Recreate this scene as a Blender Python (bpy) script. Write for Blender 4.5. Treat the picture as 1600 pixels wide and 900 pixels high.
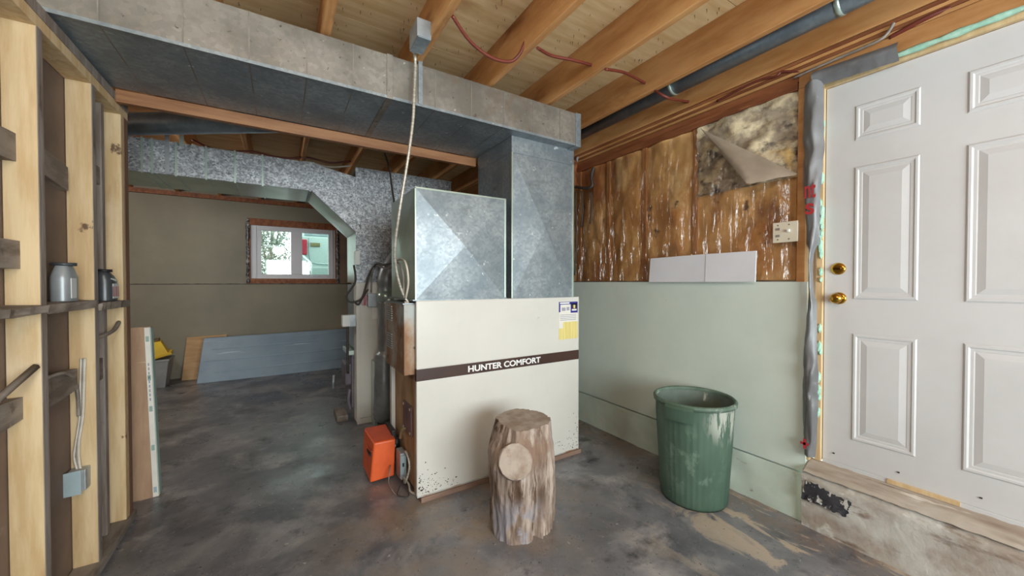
import bpy, bmesh, math, random
from mathutils import Vector, Matrix, noise as mnoise
random.seed(7)
S = bpy.context.scene
for o in list(bpy.data.objects): bpy.data.objects.remove(o)
COL = S.collection

# ---------------------------------------------------------------- camera
FPX, EYE = 584.0, 1.38
YAW, PITCH = math.atan(361/584.0), math.atan(8.4/584.0)
cam = bpy.data.objects.new('camera', bpy.data.cameras.new('camera')); COL.objects.link(cam)
cam.data.sensor_width = 36.0; cam.data.lens = 36.0*FPX/1600.0
cam.data.clip_start = 0.02; cam.data.clip_end = 200
cam.location = (0, 0, EYE); cam.rotation_euler = (math.pi/2-PITCH, 0, -YAW)
S.camera = cam
# ---------------------------------------------------------------- world, lights, exposure
W = bpy.data.worlds.new('overcast_sky'); S.world = W; W.use_nodes = True
bg = W.node_tree.nodes['Background']; bg.inputs[0].default_value = (0.80, 0.95, 0.92, 1); bg.inputs[1].default_value = 3.0
def light(name, kind, loc, energy, color, rot=(0, 0, 0), **k):
    d = bpy.data.lights.new(name, kind); d.energy = energy; d.color = color
    for a, v in k.items(): setattr(d, a, v)
    o = bpy.data.objects.new(name, d); COL.objects.link(o); o.location = loc; o.rotation_euler = rot
    return o
# area light added inside an invented window behind the camera, tilted up for the ceiling
light('added_window_fill', 'AREA', (0.9, -2.50, 1.50), 128, (0.90, 0.96, 1.0), (math.radians(102), 0, 0), shape='RECTANGLE', size=2.7, size_y=1.5)
S.view_settings.view_transform = 'Standard'; S.view_settings.look = 'None'
S.view_settings.gamma = 1; S.view_settings.use_curve_mapping = False
S.view_settings.exposure = 0.47

# ---------------------------------------------------------------- pixel helpers (a pixel gives a ray; planes give the distance)
_F = Vector((math.sin(YAW)*math.cos(PITCH), math.cos(YAW)*math.cos(PITCH), -math.sin(PITCH)))
_R = Vector((math.cos(YAW), -math.sin(YAW), 0)); _U = _R.cross(_F); _C = Vector((0, 0, EYE))
def on(ax, val, u, v):
    d = _F + _R*((u-800)/FPX) + _U*((450-v)/FPX)
    return _C + d*((val-_C[ax])/d[ax])
def px(u, v, x): return on(0, x, u, v)
def py(u, v, y): return on(1, y, u, v)
def pz(u, v, z=0.0): return on(2, z, u, v)

# ---------------------------------------------------------------- materials
def c(r, g, b):
    f = lambda t: (t/255/12.92) if t/255 <= .04045 else ((t/255+.055)/1.055)**2.4
    return (f(r), f(g), f(b), 1)
MATS = {}
def pm(name, base, alt=None, scale=4, lo=.4, hi=.62, rough=.6, metal=0.0, stretch=(1, 1, 1), spots=(), bump=0.0, bscale=40,
       spec=.5, detail=6, cells=None, alpha=1.0, rand=0.0, rrange=None, blobs=()):
    """base colour noise-mixed with alt, then spots = (colour, scale, threshold, softness, stretch)"""
    m = bpy.data.materials.new(name); m.use_nodes = True
    N, L = m.node_tree.nodes, m.node_tree.links; b = N['Principled BSDF']
    tc = N.new('ShaderNodeTexCoord')
    def coord(st, off=0):
        mp = N.new('ShaderNodeMapping'); mp.inputs['Scale'].default_value = st; mp.inputs['Location'].default_value = (off, off*.7, off*1.3)
        L.new(tc.outputs['Object'], mp.inputs[0])
        if rand:
            oi = N.new('ShaderNodeObjectInfo'); mu = N.new('ShaderNodeMath'); mu.operation = 'MULTIPLY'; mu.inputs[1].default_value = 37.0
            L.new(oi.outputs['Random'], mu.inputs[0]); cb = N.new('ShaderNodeCombineXYZ')
            for i in range(3): L.new(mu.outputs[0], cb.inputs[i])
            L.new(cb.outputs[0], mp.inputs['Location'])
        return mp.outputs[0]
    def nz(sc, st, off=0, det=detail):
        n = N.new('ShaderNodeTexNoise'); n.inputs['Scale'].default_value = sc; n.inputs['Detail'].default_value = det
        n.inputs['Roughness'].default_value = .6
        L.new(coord(st, off), n.inputs['Vector']); return n.outputs['Fac']
    def ramp(src, lo_, hi_):
        r = N.new('ShaderNodeMapRange'); r.inputs[1].default_value = lo_; r.inputs[2].default_value = hi_
        L.new(src, r.inputs[0]); return r.outputs[0]
    def mix(fac, a, bb):
        x = N.new('ShaderNodeMix'); x.data_type = 'RGBA'
        L.new(fac, x.inputs[0]) if not isinstance(fac, float) else setattr(x.inputs[0], 'default_value', fac)
        for i, s in ((6, a), (7, bb)):
            if isinstance(s, tuple): x.inputs[i].default_value = s
            else: L.new(s, x.inputs[i])
        return x.outputs[2]
    cur = base
    if alt: cur = mix(ramp(nz(scale, stretch), lo, hi), base, alt)
    if cells:                                   # galvanised spangle: (scale, dark colour, amount)
        v = N.new('ShaderNodeTexVoronoi'); v.inputs['Scale'].default_value = cells[0]; L.new(coord((1, 1, 1)), v.inputs['Vector'])
        sp = N.new('ShaderNodeSeparateColor'); L.new(v.outputs['Color'], sp.inputs[0])
        mu = N.new('ShaderNodeMath'); mu.operation = 'MULTIPLY'; mu.inputs[1].default_value = cells[2]; L.new(sp.outputs[0], mu.inputs[0])
        cur = mix(mu.outputs[0], cur, cells[1])
    for i, (col, sc, th, so, st) in enumerate(spots):
        cur = mix(ramp(nz(sc, st, 3.1+5*i), th, th+so), cur, col)
    for i, (col, cen, rad, sc, th, st) in enumerate(blobs):   # a stain of its own shape: noise inside a radius of a point
        d = N.new('ShaderNodeVectorMath'); d.operation = 'DISTANCE'; d.inputs[1].default_value = cen; L.new(tc.outputs['Object'], d.inputs[0])
        mu = N.new('ShaderNodeMath'); mu.operation = 'MULTIPLY'; L.new(ramp(d.outputs['Value'], rad, rad*.45), mu.inputs[0]); L.new(ramp(nz(sc, st, 21+3*i), th, th+.07), mu.inputs[1])
        cur = mix(mu.outputs[0], cur, col)
    if rand:
        oi = N.new('ShaderNodeObjectInfo'); hs = N.new('ShaderNodeHueSaturation')
        r = N.new('ShaderNodeMapRange'); r.inputs[3].default_value = 1-rand; r.inputs[4].default_value = 1+rand*.6
        L.new(oi.outputs['Random'], r.inputs[0]); L.new(r.outputs[0], hs.inputs['Value'])
        if isinstance(cur, tuple): hs.inputs['Color'].default_value = cur
        else: L.new(cur, hs.inputs['Color'])
        cur = hs.outputs[0]
    if isinstance(cur, tuple): b.inputs['Base Color'].default_value = cur
    else: L.new(cur, b.inputs['Base Color'])
    b.inputs['Roughness'].default_value = rough; b.inputs['Metallic'].default_value = metal
    b.inputs['Specular IOR Level'].default_value = spec; b.inputs['Alpha'].default_value = alpha
    if rrange:
        r = N.new('ShaderNodeMapRange'); r.inputs[1].default_value = .35; r.inputs[2].default_value = .65
        r.inputs[3].default_value = rrange[0]; r.inputs[4].default_value = rrange[1]
        L.new(nz(rrange[2], (1, 1, 1), 9), r.inputs[0]); L.new(r.outputs[0], b.inputs['Roughness'])
    if bump:
        bp = N.new('ShaderNodeBump'); bp.inputs['Strength'].default_value = bump; bp.inputs['Distance'].default_value = .01
        L.new(nz(bscale, stretch, 1.7), bp.inputs['Height']); L.new(bp.outputs[0], b.inputs['Normal'])
    MATS[name] = m; m['b'] = 1
    return m
U1 = (1, 1, 1)
YG, XG, ZG = (1, .08, 1), (.08, 1, 1), (1, 1, .08)       # grain directions
joist_m = pm('joist_wood', c(204, 152, 98), c(180, 124, 70), 9, rough=.6, stretch=(4, .25, 1.2), bump=.15, bscale=12, rand=.16,
             spots=[(c(120, 66, 28), 2.2, .58, .1, (1, .3, 1)), (c(70, 36, 18), 8, .69, .05, (1, .6, 1)), (c(216, 172, 112), 1.6, .6, .2, (1, .5, 1))])
sub_m = pm('subfloor_ply', c(218, 190, 146), c(200, 166, 118), 5, rough=.7, stretch=(.4, 3, 1), bump=.08,
           spots=[(c(150, 104, 58), 1.3, .58, .2, (.7, 1.6, 1)), (c(222, 196, 152), 2.1, .6, .2, U1), (c(110, 72, 40), 7, .73, .05, (.5, 2, 1))])
stud_m = pm('stud_wood', c(214, 190, 150), c(196, 166, 122), 8, rough=.65, stretch=(3, 3, .3), bump=.12, bscale=10, rand=.1,
            spots=[(c(176, 140, 98), 3, .6, .12, (2.5, 2.5, .5)), (c(104, 78, 58), 9, .68, .04, (1, 1, .7)), (c(228, 212, 184), 2, .62, .2, (1, 1, .5))])
greywood = pm('weathered_wood', c(150, 140, 130), c(112, 100, 90), 8, rough=.8, stretch=(2, .5, 2), bump=.3, bscale=18, rand=.12,
              spots=[(c(90, 76, 64), 6, .62, .1, U1), (c(176, 168, 158), 5, .64, .1, U1)])
edgewood = pm('stud_edge_grey', c(148, 140, 134), c(120, 108, 98), 14, rough=.8, stretch=(2, 2, .2), bump=.3, bscale=20, spots=[(c(92, 78, 66), 9, .64, .08, (1, 1, .4))])
sheath_m = pm('hardboard', c(124, 106, 94), c(108, 92, 82), 3, rough=.7, spots=[(c(146, 130, 118), 5, .66, .1, U1)])
redwood = pm('red_brown_wood', c(150, 92, 54), c(120, 66, 36), 8, rough=.6, stretch=(3, .25, 2), bump=.2, bscale=14, rand=.1, spots=[(c(64, 34, 20), 4, .64, .1, (1, .2, 2)), (c(190, 134, 88), 7, .66, .08, (2, .2, 2))])
pine_old = pm('old_pine', c(176, 124, 76), c(150, 98, 56), 8, rough=.7, stretch=(2, 2, .3))
header_m = pm('header_wood', c(160, 112, 74), c(134, 88, 54), 8, rough=.55, stretch=(.25, 3, 3), bump=.1, spots=[(c(198, 146, 98), 6, .63, .1, (.3, 3, 3))])
darkwood = pm('old_dark_wood', c(92, 62, 44), c(66, 42, 30), 5, rough=.7, stretch=(.5, 2, 2), bump=.15)
nail_m = pm('nail_steel', c(52, 42, 38), rough=.5, metal=.6)
galv = pm('galvanised', c(164, 172, 177), c(132, 143, 150), 3, rough=.46, metal=.55, cells=(60, c(112, 124, 132), .55), bump=.04, bscale=20,
          spots=[(c(206, 212, 214), 22, .66, .05, U1), (c(112, 118, 120), 2.5, .64, .1, (1, 1, 2.4))])
galv_trunk = pm('galvanised_dusty', c(156, 150, 141), c(120, 114, 105), 3, rough=.5, metal=.45, cells=(45, c(112, 110, 106), .45), bump=.04, bscale=20,
          spots=[(c(196, 194, 188), 30, .69, .04, U1), (c(118, 100, 82), 2.3, .58, .12, U1), (c(86, 78, 70), 26, .63, .05, U1)])
galv_spangle = pm('galvanised_spangled', c(196, 200, 204), c(150, 154, 158), 26, rough=.45, metal=.4, cells=(85, c(92, 94, 98), .85),
          spots=[(c(88, 84, 82), 34, .63, .03, U1)])
galv_clean = pm('galvanised_bright', c(186, 200, 192), c(166, 184, 174), 3, rough=.3, metal=.65)  # bright metal; its green stands in for window light on the branch duct's underside
flue_m = pm('flue_metal', c(160, 164, 166), c(136, 140, 142), 4, rough=.4, metal=.6, spots=[(c(96, 92, 88), 6, .62, .1, (1, 1, .4))])
roundduct = pm('round_duct_metal', c(150, 164, 174), c(124, 138, 150), 5, rough=.36, metal=.4, cells=(60, c(110, 124, 136), .4))
rust_m = pm('rusty_steel', c(164, 146, 126), c(136, 100, 70), 6, lo=.4, hi=.58, rough=.6, metal=.25, stretch=(1, 1, .5), bump=.15, bscale=50,
            spots=[(c(166, 170, 168), 3, .50, .1, (1, 1, .7)), (c(80, 56, 44), 14, .62, .06, U1), (c(172, 106, 52), 9, .66, .06, (1, 1, .4))])
rust_low = pm('rusted_lower_steel', c(178, 150, 114), c(150, 106, 66), 5, lo=.4, hi=.6, rough=.7, stretch=(1, 1, .4), bump=.15, bscale=40,
            spots=[(c(98, 66, 70), 4, .6, .1, (1, 1, .6)), (c(188, 150, 96), 7, .66, .06, (1, 1, .5))])
enamel = pm('cream_enamel', c(212, 210, 204), c(205, 203, 196), 1.5, rough=.35, spots=[(c(186, 184, 172), 6, .7, .06, (1, 1, 2))])
stripe_m = pm('brown_stripe', c(70, 48, 40), c(58, 38, 34), 3, rough=.4)
whitepaint = pm('white_print', c(236, 236, 236), rough=.5)
rustspot = pm('rust_fleck', c(66, 50, 38), rough=.9)
orange_m = pm('orange_enamel', c(226, 98, 46), c(208, 84, 38), 6, rough=.4, spots=[(c(200, 78, 40), 9, .68, .06, U1)])
orange_top = pm('orange_enamel_dusty', c(206, 92, 62), c(186, 84, 60), 7, rough=.6, spots=[(c(222, 190, 176), 12, .71, .04, U1)])
black_m = pm('black_metal', c(30, 30, 32), c(44, 42, 42), 8, rough=.5)
boxgrey = pm('steel_box', c(176, 182, 186), c(150, 156, 160), 8, rough=.4, metal=.4)
whitebox = pm('white_plastic', c(222, 224, 220), rough=.45)
paper_m = pm('paper', c(226, 224, 216), c(216, 212, 204), 8, rough=.8)
blue_print = pm('blue_print', c(38, 38, 130), rough=.6)
yellow_print = pm('yellow_print', c(226, 212, 140), c(216, 198, 120), 20, rough=.8, stretch=(4, 1, .2))
grey_print = pm('grey_print', c(160, 160, 176), rough=.8)
conduit_m = pm('armoured_cable', c(196, 192, 180), c(160, 154, 142), 90, rough=.4, metal=.4, stretch=(.1, .1, 1))
wire_grey = pm('grey_cable', c(150, 142, 134), c(112, 104, 98), 8, rough=.6)
wire_dark = pm('dark_cable', c(62, 56, 52), rough=.6)
wire_red = pm('red_cable', c(112, 50, 38), c(92, 38, 30), 6, rough=.45)
wire_white = pm('white_cable', c(206, 200, 188), c(184, 176, 160), 8, rough=.6)
beige_cab = pm('beige_cabinet', c(212, 208, 199), c(198, 194, 185), 2, rough=.5, spots=[(c(148, 142, 132), 5, .66, .1, (1, 1, .5))])
greencan = pm('green_plastic', c(74, 97, 82), c(58, 82, 68), 3, rough=.55, stretch=(1, 1, .5), bump=.05,
          spots=[(c(150, 168, 152), 8, .68, .05, (1, 1, .8)), (c(188, 194, 184), 12, .69, .03, (1.4, 1.4, .5))],
          blobs=[(c(168, 172, 162), (-.02, -.24, .56), .17, 18, .47, (2, 2, .35)), (c(98, 120, 104), (-.2, -.1, .3), .25, 11, .52, (1, 1, .7))])
canrim_m = pm('green_plastic_scuffed', c(78, 102, 86), c(104, 120, 108), 14, rough=.6, spots=[(c(192, 196, 184), 12, .62, .06, U1)])
canin_m = pm('green_plastic_dusty', c(110, 122, 112), c(92, 106, 98), 6, rough=.7, spots=[(c(186, 190, 182), 8, .66, .06, (1, 1, .4))])
bark_m = pm('bare_log', c(176, 160, 148), c(124, 104, 90), 12, rough=.85, stretch=(1.6, 1.6, .3), bump=1.0, bscale=16, lo=.40, hi=.60,
          blobs=[(c(130, 106, 90), (-.02, -.14, .50), .17, 9, .42, (1, 1, .6)), (c(96, 78, 66), (.0, -.20, .28), .16, 8, .50, (2, 2, .2)), (c(150, 146, 152), (-.12, -.1, .08), .2, 7, .48, U1)],
          spots=[(c(92, 70, 54), 9, .57, .06, (2, 2, .25)), (c(186, 174, 166), 3, .6, .12, U1), (c(150, 126, 88), 5, .68, .05, U1), (c(164, 160, 168), 2.5, .64, .1, U1)])
cut_m = pm('sawn_end', c(172, 159, 147), c(142, 124, 110), 10, rough=.8, bump=.4, bscale=30, spots=[(c(140, 112, 90), 6, .62, .1, U1), (c(226, 218, 206), 9, .73, .03, U1)])
brokenwood = pm('split_wood', c(166, 140, 112), c(130, 104, 82), 12, rough=.8, stretch=(2, 2, .3), bump=.5)
concrete_back = pm('painted_concrete_grey', c(146, 140, 124), c(134, 130, 116), 1.2, rough=.8, bump=.06, bscale=20,
          spots=[(c(160, 150, 132), 1.1, .6, .2, U1), (c(112, 106, 96), 9, .74, .04, (.3, 1, 2))])
green_wall = pm('mint_paint', c(212, 223, 214), c(202, 215, 206), 1.4, rough=.65, bump=.08, bscale=12,
          spots=[(c(150, 158, 146), 16, .735, .03, U1), (c(200, 212, 200), 3, .64, .15, U1)])
curb_m = pm('peeling_concrete', c(196, 194, 186), c(160, 148, 136), 5, rough=.85, bump=.5, bscale=18,
          spots=[(c(124, 104, 88), 6, .56, .1, (1, .6, 2)), (c(214, 214, 208), 5, .55, .08, (1, 1, 1.4)), (c(58, 58, 64), 20, .74, .03, U1)])
green_curb = pm('mint_paint_peeling', c(204, 217, 205), c(188, 202, 190), 3, rough=.75, bump=.2, bscale=18,
          spots=[(c(120, 104, 86), 7, .66, .04, (1, .5, 1.5)), (c(206, 206, 196), 9, .64, .06, U1)])
tar_m = pm('black_tar', c(40, 40, 46), c(62, 62, 66), 12, rough=.8, spots=[(c(196, 194, 188), 34, .57, .03, (1, 1, .6))])
sill_m = pm('worn_sill', c(176, 166, 154), c(140, 122, 108), 7, rough=.85, stretch=(2, .3, 1), bump=.3, spots=[(c(206, 200, 190), 8, .62, .06, (2, .3, 1)), (c(90, 72, 60), 7, .66, .05, (2, .2, 1))])
insul_m = pm('old_insulation', c(216, 172, 112), c(186, 132, 76), 2.2, rough=.95, bump=.5, bscale=14, lo=.38, hi=.62,
          spots=[(c(234, 208, 154), 1.7, .56, .14, U1), (c(128, 80, 44), 2.6, .55, .12, (1, 1, .6)), (c(160, 100, 54), 1.5, .53, .14, (1, 1, .7)), (c(96, 70, 50), 5, .64, .06, U1)])
insul_grey = pm('mouldy_insulation', c(214, 198, 164), c(160, 146, 126), 9, rough=.95, bump=.9, bscale=18, lo=.42, hi=.56,
          spots=[(c(62, 54, 54), 5, .55, .1, (1, 1, 1.4)), (c(206, 168, 98), 4, .62, .1, U1)])
foam_m = pm('mint_spray_foam', c(176, 214, 194), c(150, 196, 176), 20, rough=.9, bump=.5)
wrap_m = pm('grey_house_wrap', c(126, 128, 130), c(104, 104, 106), 5, rough=.38, metal=.1, stretch=(1, 1, .3), bump=.35, bscale=10, spots=[(c(196, 202, 206), 7, .66, .06, (1, 1, .3))])
red_print = pm('red_print', c(168, 46, 50), rough=.6)
door_m = pm('door_paint', c(208, 209, 210), c(200, 201, 201), 1.5, rough=.4, spots=[(c(178, 172, 164), 15, .755, .02, U1), (c(202, 198, 192), 4, .68, .1, U1)])
jamb_m = pm('jamb_wood', c(214, 188, 146), c(198, 168, 124), 8, rough=.6, stretch=(3, 3, .3))
brass = pm('brass', c(214, 172, 84), c(190, 146, 60), 6, rough=.18, metal=1.0)
brass_dark = pm('brass_thumb_turn', c(128, 96, 40), rough=.2, metal=1.0)
vinyl = pm('white_vinyl', c(214, 214, 220), rough=.4)
plastic_black = pm('dark_plastic_edge', c(60, 56, 56), c(150, 146, 146), 24, rough=.3, lo=.5, hi=.6)
blueboard = pm('blue_panel', c(140, 160, 176), c(128, 148, 166), 2, rough=.45, spots=[(c(178, 194, 204), 5, .64, .05, (.25, 1, 5))])
pine_board = pm('pine_board', c(196, 160, 118), c(178, 140, 98), 7, rough=.7, stretch=(.4, 2, 2))
yellow_m = pm('yellow_plastic', c(232, 196, 30), c(214, 176, 24), 4, rough=.45)
tote_top = pm('tote_brown', c(118, 92, 62), rough=.7)
binG = pm('grey_bin_plastic', c(158, 158, 158), c(144, 144, 146), 4, rough=.55)
carton_m = pm('cardboard', c(172, 142, 116), c(158, 128, 104), 6, rough=.85, stretch=(4, 1, .6), spots=[(c(196, 172, 150), 14, .68, .04, (.4, 1, 6))])
carton_green = pm('green_print', c(150, 172, 166), rough=.8)
bottle_grey = pm('bottle_silver', c(158, 164, 168), c(140, 146, 150), 5, rough=.35, metal=.2)
bottle_dark = pm('bottle_charcoal', c(66, 70, 74), rough=.3)
label_silver = pm('label_silver', c(206, 210, 212), rough=.4)
label_red = pm('label_red', c(150, 66, 70), c(216, 196, 196), 12, rough=.5, stretch=(1, 4, .2))
bluebox = pm('blue_grey_box', c(160, 178, 184), c(148, 166, 172), 6, rough=.5)
cream_plate = pm('cream_plate', c(214, 206, 186), rough=.45)
whiteboard = pm('white_board', c(222, 224, 230), c(214, 216, 222), 2, rough=.5)
oldmetal = pm('purple_grey_panel', c(118, 110, 118), c(98, 92, 98), 4, rough=.5, metal=.2)
snow_m = pm('pale_ground', c(112, 120, 118), c(92, 100, 97), 3, rough=.9)
leaf_m = pm('frosted_leaf', c(176, 182, 174), c(140, 150, 138), 6, rough=.8)
bark2 = pm('shrub_stem', c(150, 138, 124), rough=.9)
carpaint = pm('pale_car_paint', c(150, 168, 165), c(144, 162, 159), 1, rough=.3)
tail_m = pm('tail_light_red', c(160, 40, 60), rough=.25)
plate_m = pm('licence_plate', c(120, 116, 74), c(90, 90, 62), 40, rough=.5)
carglass = pm('car_glass', c(80, 104, 110), rough=.1)
tyre_m = pm('tyre', c(36, 36, 36), rough=.9)
ceramic = pm('porcelain', c(226, 224, 216), rough=.35)
plainwall = pm('plain_wall', c(196, 192, 184), c(184, 180, 172), 1.5, rough=.8)

def floor_material():
    m = bpy.data.materials.new('worn_painted_floor'); m.use_nodes = True
    N, L = m.node_tree.nodes, m.node_tree.links; b = N['Principled BSDF']; tc = N.new('ShaderNodeTexCoord')
    def nz(sc, st=U1, det=8, off=0, dist=0):
        mp = N.new('ShaderNodeMapping'); mp.inputs['Scale'].default_value = st; mp.inputs['Location'].default_value = (off, off, 0)
        L.new(tc.outputs['Object'], mp.inputs[0]); n = N.new('ShaderNodeTexNoise'); n.inputs['Scale'].default_value = sc
        n.inputs['Detail'].default_value = det; n.inputs['Roughness'].default_value = .65; n.inputs['Distortion'].default_value = dist
        L.new(mp.outputs[0], n.inputs['Vector']); return n.outputs['Fac']
    def mr(s, a, bb, lo=0, hi=1):
        r = N.new('ShaderNodeMapRange'); r.inputs[1].default_value = a; r.inputs[2].default_value = bb; r.inputs[3].default_value = lo; r.inputs[4].default_value = hi
        L.new(s, r.inputs[0]); return r.outputs[0]
    def mul(a, bb):
        x = N.new('ShaderNodeMath'); x.operation = 'MULTIPLY'; L.new(a, x.inputs[0]); L.new(bb, x.inputs[1]); return x.outputs[0]
    def mix(f, a, bb):
        x = N.new('ShaderNodeMix'); x.data_type = 'RGBA'; L.new(f, x.inputs[0])
        for i, s in ((6, a), (7, bb)):
            if isinstance(s, tuple): x.inputs[i].default_value = s
            else: L.new(s, x.inputs[i])
        return x.outputs[2]
    sp = N.new('ShaderNodeSeparateXYZ'); L.new(tc.outputs['Object'], sp.inputs[0])
    cur = mix(mr(nz(1.6), .38, .64), c(84, 85, 92), c(124, 124, 129))
    cur = mix(mr(nz(2.6, off=4, dist=.4), .50, .72), cur, c(160, 156, 156))
    cur = mix(mr(nz(5, off=8), .56, .70), cur, c(58, 57, 62))
    # brown dirt around the furnace base
    d = N.new('ShaderNodeVectorMath'); d.operation = 'DISTANCE'; d.inputs[1].default_value = (.95, 2.1, 0); L.new(tc.outputs['Object'], d.inputs[0])
    cur = mix(mul(mr(d.outputs['Value'], 1.0, .2), mr(nz(3, off=2), .42, .6)), cur, c(136, 120, 104))
    # bare, flaked-off concrete along the door side
    edge = mul(mr(sp.outputs[0], 1.5, 2.2), mr(sp.outputs[1], 1.9, 1.2))
    cur = mix(mul(edge, mr(nz(4.2, (1.3, .6, 1), 10, 6, .6), .52, .56)), cur, c(176, 160, 142))
    cur = mix(mul(mr(sp.outputs[0], 2.25, 2.5), mr(nz(6, off=12), .4, .6)), cur, c(132, 112, 98))
    cur = mix(mr(nz(30, det=4, off=5), .66, .70), cur, c(170, 167, 168))
    cur = mix(mr(nz(45, det=3, off=25), .64, .70), cur, c(46, 45, 48))
    b.inputs['Specular IOR Level'].default_value = .8
    L.new(cur, b.inputs['Base Color']); L.new(mr(nz(2.2, off=15), .35, .65, .22, .46), b.inputs['Roughness'])
    bp = N.new('ShaderNodeBump'); bp.inputs['Strength'].default_value = .14; bp.inputs['Distance'].default_value = .01
    L.new(nz(14, off=3), bp.inputs['Height']); L.new(bp.outputs[0], b.inputs['Normal'])
    return m
floor_m = floor_material()
def clear_mat(name, tint, rough, lo, hi, bump=0):
    m = bpy.data.materials.new(name); m.use_nodes = True; N, L = m.node_tree.nodes, m.node_tree.links
    N.remove(N['Principled BSDF']); out = N['Material Output']
    t = N.new('ShaderNodeBsdfTransparent'); t.inputs[0].default_value = tint
    g = N.new('ShaderNodeBsdfGlossy'); g.inputs['Roughness'].default_value = rough
    lw = N.new('ShaderNodeFresnel'); r = N.new('ShaderNodeMapRange'); r.inputs[3].default_value = lo; r.inputs[4].default_value = hi
    L.new(lw.outputs[0], r.inputs[0]); mx = N.new('ShaderNodeMixShader')
    L.new(r.outputs[0], mx.inputs[0]); L.new(t.outputs[0], mx.inputs[1]); L.new(g.outputs[0], mx.inputs[2]); L.new(mx.outputs[0], out.inputs[0])
    if bump:
        n = N.new('ShaderNodeTexNoise'); n.inputs['Scale'].default_value = 5.5; n.inputs['Detail'].default_value = 4
        tc = N.new('ShaderNodeTexCoord'); mp = N.new('ShaderNodeMapping'); mp.inputs['Scale'].default_value = (1, 2.6, .45)
        L.new(tc.outputs['Object'], mp.inputs[0]); L.new(mp.outputs[0], n.inputs['Vector'])
        bp = N.new('ShaderNodeBump'); bp.inputs['Strength'].default_value = bump; bp.inputs['Distance'].default_value = .085
        L.new(n.outputs[0], bp.inputs['Height']); L.new(bp.outputs[0], g.inputs['Normal'])
    return m
glass_m = clear_mat('window_glass', (.95, 1, .98, 1), .02, .05, 1)
poly_m = clear_mat('clear_poly_sheet', (.98, .96, .93, 1), .22, .07, .40, 1.0)
flap_m = pm('dusty_poly_sheet', c(146, 132, 116), c(164, 150, 134), 5, rough=.35, alpha=.88)

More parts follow.
